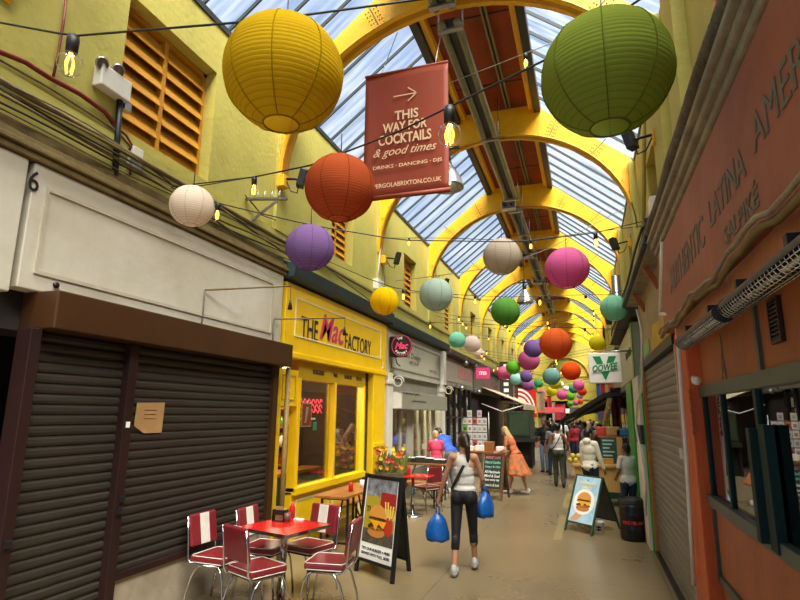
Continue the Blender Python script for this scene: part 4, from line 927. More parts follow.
far=[
(457,340,8.5,'#7ec2a4','mint','mint paper lantern against the left wall, next to two white ones',15),
(472,344,8.8,'#d9c3b4','blush','larger of two off-white lanterns by the left wall',15.5),
(479.5,354,5.6,'#d9c3b4','blush','smaller of two off-white lanterns by the left wall',20),
(533,348.5,9.5,'#7a5f95','violet','violet lantern touching the large orange lantern on its left',16),
(529,360,10.8,'#c0608c','rosepink','rose-pink lantern below the violet one and left of the orange one',18),
(597,343,8,'#d6c72c','yellow','yellow lantern to the left of and above the white sign with the green V',16),
(504,373,7,'#d76f93','pink2','leftmost pink lantern of the distant cluster',18.5),
(513,367.5,7.2,'#6cb436','lime','lime-green lantern overlapping the leftmost pink lantern',18),
(516,379,6,'#a9dbd0','ice','ice-blue lantern under the lime-green one',20),
(526,376.5,6.2,'#7d5b9c','violet','small violet lantern right of the ice-blue one',20),
(528,385,6,'#a9689f','orchid','orchid lantern below the small violet one',21),
(538.5,383.5,4.6,'#4aa25a','emerald','small emerald lantern left of the teal-grey one',24),
(534.5,387.5,2.8,'#3c9b86','teal','tiny teal lantern beside the small emerald one',34),
(551.5,376.5,8.8,'#79a69a','tealgrey','teal-grey lantern under the large orange lantern',19),
(571,371,9.6,'#d9531f','orange2','second orange lantern, lower right of the large one',19.5),
(555,383,6.5,'#d8c62e','yellow','yellow lantern half hidden behind the teal-grey one',22),
(541.5,393.5,3.7,'#d4548c','pink3','small pink lantern at the lower left of the distant cluster',33),
(551.5,391.5,5.1,'#e0cb1e','yellow','bright yellow lantern in the low middle of the cluster',28),
(560,384.5,3.8,'#d8d2c2','white','white lantern behind the yellow and pink ones in the cluster',32),
(562,395,5.3,'#d6659b','pink4','pink lantern right of the low bright yellow one',29),
(578.5,385.5,5.6,'#cf5c93','pink4','pink lantern on the right side of the cluster',26),
(573.5,389,4.6,'#3f9f93','teal','teal lantern behind the right-hand pink one',28),
(582,391.5,4.6,'#e2632a','orange2','small orange lantern below the right-hand pink one',30),
(580,395.5,3.6,'#c7b4cd','lilac','pale lilac lantern under the small orange one',34),
(570.5,396.5,4.2,'#8bb84a','lime','light green lantern in the low right of the cluster',32),
(570,404,3.1,'#7fae3c','lime','lowest green lantern of the cluster',38),
(575.5,403,2.8,'#d4548c','pink3','tiny low pink lantern beside the lowest green one',38),
(580.5,401.5,2.6,'#c9653c','orange2','tiny low orange lantern at the right end of the cluster',40),
(566,388.5,2.8,'#e4ddcd','white','tiny white lantern in the middle of the cluster',38),
(546,400,2.2,'#d9534a','coral','tiny coral lantern low on the left of the cluster',42),
]
wires={}
for u,v,rp,c_,n_,l_,Y in far:
    c,r=lantern(u,v,rp,None or 1,c_,n_,l_,'distant paper lanterns',Y=Y,wire=None)
    wires.setdefault(round(Y*2)/2,[]).append((c,r))
# festoon strings --------------------------------------------------------
def string(pts,label,bulbs=(),mt=None,r=.006,cat='string light',sag=.0,group=None,big=1.0,hang=()):
    """cable through the given places, carried on to both walls; bulbs at parameter values"""
    pts=[V(p) for p in pts]
    def ext(p,q,X):
        k=(X-p.x)/(q.x-p.x) if abs(q.x-p.x)>1e-4 else 0
        return p+(q-p)*k
    if pts[0].x>-4.0: pts=[ext(pts[1],pts[0],-4.06)]+pts
    if pts[-1].x<XR-.1: pts=pts+[ext(pts[-2],pts[-1],XR-.05)]
    ln=[0]
    for a,b in zip(pts,pts[1:]): ln.append(ln[-1]+(b-a).length)
    def at(s_):
        s_=max(0,min(ln[-1],s_))
        for i in range(len(pts)-1):
            if s_<=ln[i+1]+1e-9:
                k=(s_-ln[i])/max(1e-6,ln[i+1]-ln[i]); p=pts[i].lerp(pts[i+1],k); break
        k=s_/ln[-1]; return p-V((0,0,sag*4*k*(1-k)))
    t=thing('string_light' if bulbs else 'cable',label,cat,pts[0],0,group)
    mb=MB(); mb.tube([at(ln[-1]*k/40) for k in range(41)],r,6); obj('wire',mb,mt or m_black,t)
    for nm in hang:
        c,r=TOP[nm]; best=min((at(ln[-1]*k/400) for k in range(401)),key=lambda p:(V((p.x,p.y,p.z))-(c+V((0,0,r+.1)))).length)
        mb=MB(); mb.tube([c+V((0,0,r*.95)),best],.005,5); obj('drop_cord',mb,m_black,t)
    for b in bulbs:
        if isinstance(b,tuple):   # photo point: nearest along the cable
            best=min(range(401),key=lambda k:(lambda q:(q[0]-b[0])**2)(proj(at(ln[-1]*k/400)))); p=at(ln[-1]*best/400)
        else: p=at(ln[-1]*b)
        bulb(p,t,big*(1.55 if isinstance(b,tuple) and b[0] in(74,449) else 1),b in((74,36),(449,107)))
    return t
def proj(p):
    c=ROT.transposed()@(p-EYEP); return (CX+F*c.x/-c.z,CY-F*c.y/-c.z)
def bulb(p,t,s=1.0,globe=False):
    mb=MB(); mb.lathe([(0,.0),(.018*s,0),(.022*s,-.02*s),(.02*s,-.065*s),(0,-.065*s)],p,10); so=obj('socket',mb,m_black,t)
    mb=MB(); mb.lathe([(.013*s,-.06*s),(.02*s,-.07*s),(.036*s,-.085*s),(.042*s,-.11*s),(.036*s,-.135*s),(.018*s,-.152*s),(0,-.156*s)] if globe else [(.013*s,-.06*s),(.018*s,-.075*s),(.03*s,-.105*s),(.033*s,-.13*s),(.028*s,-.15*s),(.015*s,-.165*s),(0,-.168*s)],p,16); obj('glass_bulb',mb,m_clear,so)
    mb=MB()
    for k in range(4):
        a=k*PI/2; mb.tube([p+V((.006*math.cos(a),.006*math.sin(a),-.07*s)),p+V((.016*s*math.cos(a),.016*s*math.sin(a),-.11*s)),p+V((.010*s*math.cos(a),.010*s*math.sin(a),-.145*s))],.0028*s,5)
    obj('filament',mb,flat('filament','#ffa02a',emit=9),so)
def D_(u,v,d): return P(u,v,D=d)
c,r=TOP['mustard']
string([D_(-30,17,3.2),D_(73,36,3.0),D_(232,23,2.75),D_(290,17,2.75),D_(430,-2,2.8)],'black cable across the top left, carrying a round bulb and the big mustard lantern',[(74,36)],hang=('mustard',))
string([P(171,187,X=-4.05),P(254,177,D=4.4),P(312,165,D=3.75),P(400,131,D=3.4),P(449,107,D=3.1),P(545,60,D=2.75),P(606,22,D=2.72),P(642,-2,D=2.62)],'black cable rising across the photo in front of the red banner',[(255,177),(449,107)],hang=('cream','rust','olive'))
string([P(172,188,X=-4.05),P(217,203,D=4.9),P(310,225,D=4.75),P(400,240,D=4.9),P(520,242,D=5.3),P(595,233,D=5.8),P(652,219,X=1.05)],'black cable sagging behind the purple lantern to the right wall',[(218,203),(595,232)],hang=('purple',))
string([P(385,238,X=-4.05),P(450,238,D=9),P(520,241,D=8.6),P(650,225,X=1.05)],'thin cable level with the pale beige lantern',[(409,238),(530,241)],hang=('beige',))
string([P(395,281,X=-4.05),P(436,276,D=8),P(502,266,D=7.5),P(546,250,D=6.6),P(630,205,X=1.05)],'pale cable from the grey-green lantern up past the pink one',[],mt=m_lead,cat='cable',hang=('greymint','pink'))
string([P(400,292,X=-4.05),P(505,297,D=9.1),P(614,294,D=9),P(650,280,X=1.05)],'thin black cable holding the leaf-green and mint lanterns',[(445,294),(475,295),(540,296),(585,295)],hang=('leaf','mint'))
string([P(330,262,X=-4.05),P(384,286,D=7.6),P(470,300,D=8.2),P(600,300,X=1.05)],'black cable through the small bright yellow lantern',[(402,288)],hang=('lemon',))
string([P(380,110,X=-4.05)+V((0,0,0)),P(560,40,D=5),P(630,10,X=1.05)],'thin pale wire crossing above the big green lantern',[(526,30)],mt=m_lead,r=.004)
string([P(420,322,X=-4.05),P(555,327,D=9.3),P(640,330,X=1.05)],'black cable holding the large orange lantern',[(430,318),(585,320)],hang=('orange',))
k=0
for Y,cs in sorted(wires.items()):
    cs=sorted(cs,key=lambda q:q[0].x); z=max(c.z+r*.95 for c,r in cs)+.12
    pts=[(-4.06,Y,z+.5),(-3.6,Y,z+.38)]
    pts+= [(-1.5,Y,z+.02),(.6,Y,z+.38),(1.05,Y,z+.5)]
    t=string(pts,'distant festoon cable over the hall at the '+['mint and off-white','yellow and violet','violet and lime','leftmost pink','teal-grey','orange','blush','orchid','yellow','emerald','low','pink','bright yellow','coral','teal','white','green','rose','far','low pink','tiny','last'][k%22]+' lantern row',[.15,.4,.62,.85] if Y<24 else (),big=.9)
    k+=1
    # short cords
    for c,r in cs:
        x=c.x; zz=None
        P_=[V(p) for p in pts]
        for a,b in zip(P_,P_[1:]):
            if a.x<=x<=b.x: zz=a.z+(b.z-a.z)*(x-a.x)/(b.x-a.x)
        if zz and zz>c.z+r*.95:
            mb=MB(); mb.tube([(c.x,c.y,c.z+r*.92),(c.x,c.y,zz)],.004,5); obj('drop_cord',mb,m_black,t)
# extra bulbs strings along the left wall
t=string([P(u,v,X=-3.9) for u,v in ((398,225),(445,236),(480,300),(510,330),(540,360))][:2]+[(-3.9,20,5.1),(-3.9,30,5.0),(-3.95,40,5.0)],'bulb string running along the upper left wall',[]) if False else None
# ---------------------------------------------------------------- banner
YB=5.5
TL,TR_,BR,BL=[P(u,v,Y=YB) for u,v in ((364,78),(446,62),(451,188),(373,200))]
t=thing('hanging_banner','rust-red cocktail banner with an arrow hanging under the roof','banner',((TL+TR_)/2))
x0=(TL.x+BL.x)/2;x1=(TR_.x+BR.x)/2; z1=(TL.z+TR_.z)/2; z0=(BL.z+BR.z)/2
x0,x1=-2.32,-1.30
mb=MB(); N=16; vs=[]
for i in range(N+1):
    for j in range(N+1):
        x=x0+(x1-x0)*i/N; z=z0+(z1-z0)*j/N; vs.append((x,YB+.012*math.sin(3.5*i/N+2.2*j/N),z))
fs=[(i*(N+1)+j,(i+1)*(N+1)+j,(i+1)*(N+1)+j+1,i*(N+1)+j+1) for i in range(N) for j in range(N)]
mb.add(vs,fs,0,True); cl=obj('cloth',mb,mat('banner_vinyl','#8c3310',.65,var=.05,scale=1.5,bump=.06,bscale=3),t); sm=cl.modifiers.new('s','SOLIDIFY'); sm.thickness=.006
mb=MB(); mb.cyl((x0-.01,YB,z0),(x1+.01,YB,z0),.028,n=10); obj('bottom_bar',mb,mat('banner_vinyl','#8c3310'),t)
mb=MB(); mb.cyl((x0,YB,z1),(x1,YB,z1),.018,n=10); obj('top_bar',mb,mat('banner_vinyl','#8c3310'),t)
W=x1-x0; H=z1-z0; xm=(x0+x1)/2
def bt(txt,cx,fy,w_,h_,**k):
    mb=MB(); mb.text(txt,(x0+W*cx,YB-.022,z1-H*fy),(1,0,0),(0,0,1),W*w_,H*h_,**k); return mb
tx=flat('banner_letters','#d7b48c',.7)
for a in (('THIS',.52,.375,.28,.075,dict(bold=.02)),('WAY FOR',.50,.465,.52,.075,dict(bold=.02)),('COCKTAILS',.50,.56,.62,.08,dict(bold=.02)),('& good times',.50,.665,.74,.085,dict(shear=.45)),('DRINKS · DANCING · DJS',.53,.775,.80,.035,dict(bold=.01)),('PERGOLABRIXTON.CO.UK',.53,.915,.78,.034,dict(bold=.01))):
    obj('lettering',bt(*a[:5],**a[5]),tx,cl)
mb=MB(); y=YB-.022; zz=z1-H*.215
for a,b in (((.36,0),(.64,0)),((.64,0),(.535,.055)),((.64,0),(.535,-.055))): mb.bar((x0+W*a[0],y,zz+H*a[1]),(x0+W*b[0],y,zz+H*b[1]),.012,.004,up=(0,1,0))
obj('arrow',mb,tx,cl)
for x in (x0+W*.2,x0+W*.85):
    mb=MB(); mb.tube([(x,YB,z1),(x-.15,YB+1.0,7.2)],.005,5); obj('wire',mb,m_steel,t)
# ---------------------------------------------------------------- pendant lamps
def pendant(u,v,Y,s,label,top):
    q=P(u,v,Y=Y); t=thing('pendant_lamp',label,'lamp',q)
    mb=MB(); mb.lathe([(0,.42*s),(.07*s,.42*s),(.09*s,.36*s),(.13*s,.30*s),(.21*s,.16*s),(.25*s,.02*s),(.255*s,0),(.24*s,.01*s),(.2*s,.14*s),(.1*s,.3*s)],q,28); obj('shade',mb,m_steel,t)
    mb=MB(); mb.cyl(q+V((0,0,.41*s)),q+V((0,0,.62*s)),.06*s,n=14); obj('gear_box',mb,m_dark,t)
    mb=MB(); mb.bar(q+V((-.2*s,0,.64*s)),q+V((.2*s,0,.64*s)),.05,.03); mb.bar(q+V((0,-.2*s,.645*s)),q+V((0,.2*s,.645*s)),.05,.03); obj('cross_bracket',mb,m_dark,t)
    mb=MB(); mb.ball(q+V((0,0,.1*s)),.06*s,12); obj('bulb',mb,flat('cool_bulb','#fff0d0',emit=3),t)
    mb=MB(); mb.tube([q+V((0,0,.64*s)),V((q.x,q.y,top))],.006,5); obj('chain',mb,m_dark,t)
pendant(447,188,7.6,1.0,'steel pendant lamp half hidden behind the red banner',8.05)
pendant(525,303,13,.78,'steel pendant lamp right of the leaf-green lantern',7.4)
pendant(555,377,27,1.0,'small far pendant lamp above the teal-grey lantern',7.4)
# ================================================================ FURNITURE
m_vinyl=mat('maroon_vinyl','#7d1f26',.35,var=.08,scale=6,coat=.2)
m_vwhite=mat('white_vinyl','#ddd5c6',.4,var=.05)
m_redtop=mat('red_laminate','#d3201a',.22,var=.04,coat=.3)
def rbox(w,d,h,z,r=.03,mi=0,M=None):
    mb=MB(); mb.box((-w/2,-d/2,z),(w/2,d/2,z+h),mi,M); return mb
def make_chair(label,group='diner chairs round the red table'):
    t=thing('diner_chair',label,'chair',(0,0,0),0,group)
    mb=rbox(.42,.40,.065,.43); st=obj('seat',mb,m_vinyl,t,local=True,bevel=.022)
    mb=MB(); 
    for z in (.435,.492): mb.tube([(.205,-.17,z),(.205,.17,z),(.17,.195,z),(-.17,.195,z),(-.205,.17,z),(-.205,-.17,z),(-.17,-.195,z),(.17,-.195,z)],.005,5,closed=True)
    obj('piping',mb,m_vwhite,st,frame=t)
    Mb=Matrix.Translation((0,-.215,.56))@Matrix.Rotation(.16,4,'X')
    mb=MB(); mb.box((-.195,-.022,0),(.195,.028,.31),0,Mb); bk=obj('backrest',mb,m_vinyl,t,local=True,bevel=.02)
    mb=MB()
    for k in range(5): mb.box((-.065+.027*k,.022,.008),(-.065+.027*k+.023,.036,.302),0,Mb)
    obj('white_stripe',mb,m_vwhite,bk,frame=t,bevel=.004)
    for s in (1,-1):
        mb=MB(); mb.tube([Mb@V((s*.20,-.01,.30)),Mb@V((s*.205,-.01,.1)),(s*.205,-.225,.47),(s*.205,-.20,.425),(s*.20,-.12,.41),(s*.20,.12,.415)],.011,8); obj('back_tube',mb,m_chrome,t,local=True)
        mb=MB(); mb.tube([(s*.19,.08,.42),(s*.20,.15,.40),(s*.205,.19,.33),(s*.21,.22,.15),(s*.215,.235,.0)],.011,8); obj('leg',mb,m_chrome,t,local=True)
        mb=MB(); mb.tube([(s*.19,-.02,.42),(s*.20,-.10,.40),(s*.205,-.16,.33),(s*.21,-.22,.15),(s*.215,-.245,.0)],.011,8); obj('leg',mb,m_chrome,t,local=True)
    mb=MB(); mb.box((-.19,-.16,.40),(.19,.16,.43)); obj('seat_frame',mb,m_black,t,local=True)
    return t
def faces(rz): return V((-math.sin(rz),math.cos(rz),0))
CH=[(220,556,-92,'striped maroon diner chair nearest the plaster sill, left of the red table'),
(266,547,-88,'striped maroon diner chair second along the shutter, behind the red table'),
(257,568,-24,'maroon diner chair seen from behind in front of the red table'),
(309,546,165,'striped maroon diner chair on the far right side of the red table'),
(330,562,98,'maroon diner chair side-on at the right of the red table'),
(277,511,-75,'maroon diner chair in the dark doorway of the yellow shop')]
c0=None
for u,v,a,l in CH:
    q=P(u,v,Z=.46); q.z=0; rz=math.radians(a)
    if c0 is None:
        c0=make_chair(l); c0.matrix_local=Matrix.Translation(q)@Matrix.Rotation(rz,4,'Z')
    else: dup(c0,q,rz,l)
# red table
a,b,c=P(238,527,Z=.75),P(288,535.5,Z=.75),P(330,524,Z=.75); d=a+c-b; ctr=(a+c)/2
ang=math.atan2((b-a).y,(b-a).x)
t=thing('cafe_table','red-topped square diner table with a chrome edge and pedestal','table',(ctr.x,ctr.y,0),ang)
w_,d_=(b-a).length,(c-b).length
w_,d_=max(w_,.66),max(d_,.66)
mb=MB(); mb.box((-w_/2,-d_/2,.722),(w_/2,d_/2,.75)); tp=obj('tabletop',mb,m_redtop,t,local=True,bevel=.006)
mb=MB(); 
for x0_,y0_,x1_,y1_ in ((-1,-1,1,-1),(1,-1,1,1),(1,1,-1,1),(-1,1,-1,-1)): mb.bar((x0_*(w_/2+.004),y0_*(d_/2+.004),.735),(x1_*(w_/2+.004),y1_*(d_/2+.004),.735),.008,.032)
obj('chrome_edge',mb,m_chrome,tp,frame=t)
mb=MB(); mb.cyl((0,0,.03),(0,0,.72),.035); mb.box((-.2,-.2,.70),(.2,.2,.72)); obj('pedestal',mb,m_chrome,t,local=True)
for k in range(4): mb=MB(); an=k*PI/2+.78; mb.bar((0,0,.03),(.32*math.cos(an),.32*math.sin(an),.018),.05,.035); obj('foot',mb,m_chrome,t,local=True)
def ontable(u,v,z=.75): return P(u,v,Z=z)
q=ontable(280,521); t=thing('condiment_caddy','black condiment caddy with menus on the red table','caddy',q)
mb=MB(); mb.box((q.x-.07,q.y-.05,.751),(q.x+.07,q.y+.05,.76)); 
for x,y in ((-.07,-.05),(.065,-.05),(-.07,.045),(.065,.045)): mb.box((q.x+x,q.y+y,.751),(q.x+x+.005,q.y+y+.005,.86))
mb.box((q.x-.07,q.y-.05,.82),(q.x+.07,q.y-.045,.87)); mb.box((q.x-.07,q.y-.05,.76),(q.x-.065,q.y+.05,.87)); mb.box((q.x+.065,q.y-.05,.76),(q.x+.07,q.y+.05,.87)); obj('box',mb,m_black,t)
mb=MB(); mb.box((q.x-.05,q.y-.02,.76),(q.x+.05,q.y-.01,.90)); obj('menu',mb,m_card,t)
q=ontable(292,518); mb=MB(); mb.lathe([(0,0),(.03,0),(.032,.11),(.014,.14),(.008,.175),(0,.175)],q+V((0,0,.001)),14); tag(obj('ketchup_bottle',mb,m_redpl),'red ketchup bottle on the red table behind the black caddy','bottle')
q=ontable(287,522); mb=MB(); mb.lathe([(0,0),(.035,0),(.037,.09),(.0,.09)],q+V((0,0,.001)),14); tag(obj('sauce_tin',mb,mat('brown_tin','#6b5140',.4,var=.2)),'small brown patterned tin on the red table','tin')
q=ontable(299,520); mb=MB(); mb.box((q.x-.05,q.y-.03,.751),(q.x+.05,q.y+.03,.765)); tag(obj('napkin_stack',mb,m_paper),'small stack of white napkins on the red table','napkins')
# trestle table and benches by the yellow window
def trestle(label,ctr,L_,W_,z,rz,top=m_wood,cat='table',name='trestle_table'):
    t=thing(name,label,cat,(ctr[0],ctr[1],0),rz)
    for k in range(2):
        mb=MB(); mb.box((-L_/2,-W_/2+k*W_/2+.003,z-.035),(L_/2,k*W_/2-.003,z)); obj('top_plank',mb,top,t,local=True,bevel=.004)
    for s in (-1,1):
        mb=MB(); x=s*(L_/2-.18)
        for y in (-W_/2+.05,W_/2-.05): mb.bar((x,y,z-.035),(x+s*.0,y,0),.03,.03,up=(1,0,0))
        mb.bar((x,-W_/2+.05,.12),(x,W_/2-.05,.12),.025,.025); mb.bar((x,-W_/2+.05,z-.06),(x,W_/2-.05,z-.06),.025,.025); mb.bar((x,0,z-.06),(x-s*.3,0,z-.05),.02,.02); mb.bar((x,0,.12),(x-s*.3,0,z-.05),.02,.02)
        obj('leg_frame',mb,m_black,t,local=True)
    return t
q=P(343,492,Z=.76); tq=q.copy(); trestle('wooden trestle table with black legs under the yellow shop window',(q.x,q.y+.3),1.5,.5,.76,PI/2)
q=P(336,505,Z=.46); trestle('low wooden bench with black legs beside the yellow stall riser',(-3.85,q.y+.4),1.5,.26,.46,PI/2,cat='bench',name='trestle_bench')
q=P(351,480,Z=.80); mb=MB(); mb.lathe([(0,0),(.035,0),(.035,.1),(.02,.13),(0,.13)],(tq.x+.08,tq.y+.1,.761),12); tag(obj('sauce_bottle',mb,m_redpl),'red sauce bottle on the trestle table by the window','bottle')
mb=MB(); mb.lathe([(0,0),(.035,0),(.04,.12),(0,.12)],(tq.x+.1,tq.y+.5,.761),12); tag(obj('paper_cup',mb,m_paper),'white paper cup on the trestle table by the window','cup')
# further cafe furniture
q=P(422,464,Y=12.4); trestle('high wooden bar table in front of the grey shop',(q.x,12.5),1.3,.4,q.z+.02,0)
hz=q.z+.02
q2=P(418,483,Y=11.9); trestle('wooden bench top at seat height below the high bar table',(q2.x,11.6),1.3,.32,.5,0,cat='bench',name='trestle_bench')
q=P(413,475,Z=.74); t=thing('cafe_table','small red-topped table beside the flower box','table',(q.x,q.y,0))
mb=MB(); mb.box((q.x-.35,q.y-.25,.71),(q.x+.35,q.y+.25,.74)); obj('tabletop',mb,m_redtop,t,bevel=.005)
mb=MB(); mb.cyl((q.x,q.y,0),(q.x,q.y,.71),.03); mb.cyl((q.x,q.y,0),(q.x,q.y,.02),.2); obj('pedestal',mb,m_chrome,t)
q=P(426,487,Z=.46); dup(c0,V((q.x,q.y,0)),math.radians(60),'red-seated chrome chair past the burger board, by the high bar table',group='spare diner chairs beyond the burger board')
q=P(440,478,Z=.46); dup(c0,V((q.x-.15,q.y+.2,0)),math.radians(40),'red-backed chrome chair half hidden behind the walking woman',group='spare diner chairs beyond the burger board')
for i,(u,w2,h) in enumerate(((409,.3,.1),(421,.22,.12),(430,.2,.10),(440,.26,.08))):
    q=P(u,459,Y=12.5); mb=MB(); mb.box((q.x-w2/2,12.4,hz+.001),(q.x+w2/2,12.6,hz+h)); mb.box((q.x-w2/2+.01,12.42,hz+h),(q.x+w2/2-.01,12.58,hz+h+.015),1)
    tag(obj('goods_box',mb,[m_dark,m_paper]),['leftmost','second','third','rightmost'][i]+' dark goods box on the high bar table','box')
# flower box
q=P(391,484,Y=10.4); t=thing('flower_box','wooden planter box full of orange and yellow flowers','planter',(q.x,10.4,0))
mb=MB(); mb.poly([(q.x-.22,10.25,.45),(q.x+.24,10.25,.45),(q.x+.30,10.25,.78),(q.x-.26,10.25,.78)],(0,1,0),.3); obj('planter',mb,mat('old_planter','#5b4a33',.7,var=.2),t)
mb=MB(); mb.box((q.x-.2,10.28,0),(q.x+.2,10.52,.45)); obj('stand',mb,m_black,t)
random.seed(4)
mb=MB()
for k in range(90):
    x=q.x+random.uniform(-.25,.28); y=10.4+random.uniform(-.14,.14); h=random.uniform(.1,.42); dx=random.uniform(-.12,.12)
    mb.add([(x,y,.78),(x+.02,y,.78),(x+dx+.03,y+random.uniform(-.05,.05),.78+h),(x+dx-.02,y,.78+h*.7)],[(0,1,2,3)])
fo=obj('foliage',mb,mat('leaf_green','#6f7a2c',.6,var=.2),t); fo['kind']='stuff'
for cc,nm in (('#d9701e','orange_petals'),('#e8c22a','yellow_petals'),('#b52c3a','red_petals')):
    mb=MB()
    for k in range(16):
        x=q.x+random.uniform(-.25,.28); y=10.35+random.uniform(-.15,.12); z=.82+random.uniform(.05,.42)
        for j in range(6):
            an=j*PI/3; mb.add([(x,y,z),(x+.035*math.cos(an),y-.012,z+.035*math.sin(an)),(x+.045*math.cos(an+.5),y-.02,z+.045*math.sin(an+.5)),(x+.035*math.cos(an+1),y-.012,z+.035*math.sin(an+1))],[(0,1,2,3)])
    o=obj('petals',mb,mat(nm,cc,.6,var=.1),t); o['kind']='stuff'
q=P(411,473,Y=11); mb=MB(); mb.lathe([(0,0),(.05,0),(.05,.12),(.03,.17),(0,.17)],P(408,474,Z=.74)+V((0,0,.001)),12); tag(obj('sauce_bottle',mb,m_redpl),'red sauce bottle on the small red-topped table','bottle')
# ---------------------------------------------------------------- A-boards
def aboard(label,fl,fr,rr,zt,frame_m,name='a_board',back=m_dark,fw=.035,low=.14):
    fl,fr,rr=V(fl),V(fr),V(rr); rl=fl+(rr-fr)
    tl=(fl+rl)/2; tr=(fr+rr)/2; tl.z=tr.z=zt
    t=thing(name,label,'sign board',((fl+rr)/2))
    R=(fr-fl).normalized(); 
    for nm,a,b in (('front_frame',(fl,tl),(fr,tr)),('rear_frame',(rl,tl),(rr,tr))):
        mb=MB()
        nrm=(a[1]-a[0]).cross(R)
        for p,q in (a,b): mb.bar(p,q,fw,fw*.8,up=nrm)
        k=low
        mb.bar(a[0].lerp(a[1],k),b[0].lerp(b[1],k),fw*.8,fw,up=nrm); mb.bar(a[1]-V((0,0,fw/2)),b[1]-V((0,0,fw/2)),fw*.8,fw,up=nrm)
        obj(nm,mb,frame_m,t)
    def pt(s,u,off=0,rear=False):   # s across 0..1, u up 0..1 on the front panel
        a,b,c_,d_=(rl,rr,tl,tr) if rear else (fl,fr,tl,tr)
        lo=a.lerp(b,s); hi=c_.lerp(d_,s); p=lo.lerp(hi,low+(1-low)*u)
        n=R.cross((tl-fl).normalized()); return p+n*off
    U=(tl-fl).normalized(); N=R.cross(U)
    mb=MB(); mb.poly([pt(.04,.02),pt(.96,.02),pt(.96,.97),pt(.04,.97)],N,.006)
    pn=obj('poster_panel',mb,m_paper,t)
    mb=MB(); mb.poly([pt(.04,.02,0,True),pt(.96,.02,0,True),pt(.96,.97,0,True),pt(.04,.97,0,True)],V((-N.x,-N.y,.2)),.006); obj('rear_panel',mb,back,t)
    W=(fr-fl).length; Ht=(tl-fl).length*(1-low)
    return t,pn,pt,R,U,N,W,Ht
def burger(pn,c,R,U,N,w_,tilt=0):
    def m(cc,n): return flat('print_'+n,cc,.5)
    for nm,cc,dy,a,b,kind in (('bun_base','#c07a34',-.36,.46,.17,0),('cheese','#e8a01c',-.10,.5,.10,2),('patty','#4a2412',-.2,.49,.12,0),('salad','#5f8a2c',.0,.5,.07,0),('patty2','#5a2c16',.05,.48,.1,0),('bun_top','#d68f3c',.12,.48,.42,1)):
        mb=MB()
        if kind==1: mb.oval(c+U*(w_*dy)+N*.004,R,U,w_*a,w_*b,0,24,.002,0,PI)
        elif kind==2: mb.poly([c+R*(w_*x)+U*(w_*y)+N*.0035 for x,y in ((-.5,.02),(.5,.02),(.36,-.22),(.1,-.08),(-.05,-.3),(-.25,-.08))],N,.002)
        else: mb.oval(c+U*(w_*dy)+N*.003,R,U,w_*a,w_*b,0,24,.002)
        obj('printed_burger',mb,m(cc,nm),pn)
fl,fr,rr=P(356,571,Z=0),P(392,584,Z=0),P(409,571,Z=0)
t,pn,pt,R,U,N,W,Ht=aboard('black pavement board with a burger poster beside the diner table',fl,fr,rr,1.12,m_black,fw=.045,low=.13)
def panel_rect(pn,pt,N,s0,s1,u0,u1,col_,nm,off=.0065):
    mb=MB(); mb.poly([pt(s0,u0,off),pt(s1,u0,off),pt(s1,u1,off),pt(s0,u1,off)],N,.001); return obj(nm,mb,col_,pn)
panel_rect(pn,pt,N,.07,.93,.2,.74,flat('poster_olive','#a8941c'),'printed_ground')
panel_rect(pn,pt,N,.07,.93,.74,.95,mat('poster_photo','#9aa0a6',.5,var=.3,scale=9,col2='#57504a'),'printed_photo')
panel_rect(pn,pt,N,.5,.93,.62,.80,flat('poster_red','#9c2118'),'printed_patch',.008)
panel_rect(pn,pt,N,.07,.93,.2,.36,mat('poster_dark','#6b5f4e',.5,var=.3,scale=30,col2='#2c241c'),'printed_plate',.008)
panel_rect(pn,pt,N,.07,.93,.04,.18,m_paper,'printed_strip',.008)
burger(pn,pt(.46,.46,.008),R,U,N,W*.52)
mb=MB()
for k in range(5):
    a_=pt(.70+.05*k,.5+.02*(k%2),.012); mb.bar(a_,a_+U*(.2-.02*k)+R*.02*(k-2),.022,.003,up=N)
obj('printed_fries',mb,flat('fries','#e9c25a'),pn)
mb=MB(); mb.oval(pt(.78,.42,.011),R,U,W*.12,W*.16); obj('printed_cup',mb,flat('poster_cup','#b5301c'),pn)
mb=MB(); mb.text('THE',pt(.25,.585,.010),R,U,W*.26,.07,bold=.02); obj('lettering',mb,flat('poster_brown','#5c3a10'),pn)
mb=MB(); mb.text('TRY OUR BURGER + FRIES',pt(.5,.135,.010),R,U,W*.78,.03,bold=.01); mb2=MB(); mb2.text('SERVED WITH FULL SIDES',pt(.5,.08,.010),R,U,W*.78,.03,bold=.01); obj('lettering',mb,m_black,pn); obj('lettering',mb2,m_black,pn)
fl,fr,rr=P(565,530,Z=0),P(591,536.5,Z=0),P(620,529,Z=0)
t,pn,pt,R,U,N,W,Ht=aboard('dark green pavement board with a blue burger poster, on the right',fl,fr,rr,.87,m_dgreen,back=mat('board_grey','#4f5348',.6,var=.1),fw=.03,low=.16)
panel_rect(pn,pt,N,.05,.95,.03,.96,mat('poster_blue','#8fc0dc',.5,var=.1,scale=5,col2='#c2dcea'),'printed_ground')
mb=MB(); mb.oval(pt(.5,.44,.0085),R,U,W*.4,W*.4); obj('printed_plate',mb,flat('print_white','#f0efe6'),pn)
burger(pn,pt(.5,.44,.010),R,U,N,W*.55)
mb=MB(); mb.poly([pt(.1,.05,.0095),pt(.38,.05,.0095),pt(.58,.22,.0095),pt(.36,.27,.0095)],N,.001); obj('printed_hand',mb,flat('print_skin','#d69a74'),pn)
mb=MB(); mb.text('HOMEMADE',pt(.5,.82,.010),R,U,W*.62,.055,bold=.05,shear=.1); obj('lettering',mb,m_cream,pn)
mb=MB(); mb.text('ONLY!',pt(.5,.735,.010),R,U,W*.4,.055,bold=.05,shear=.1); obj('lettering',mb,m_cream,pn)
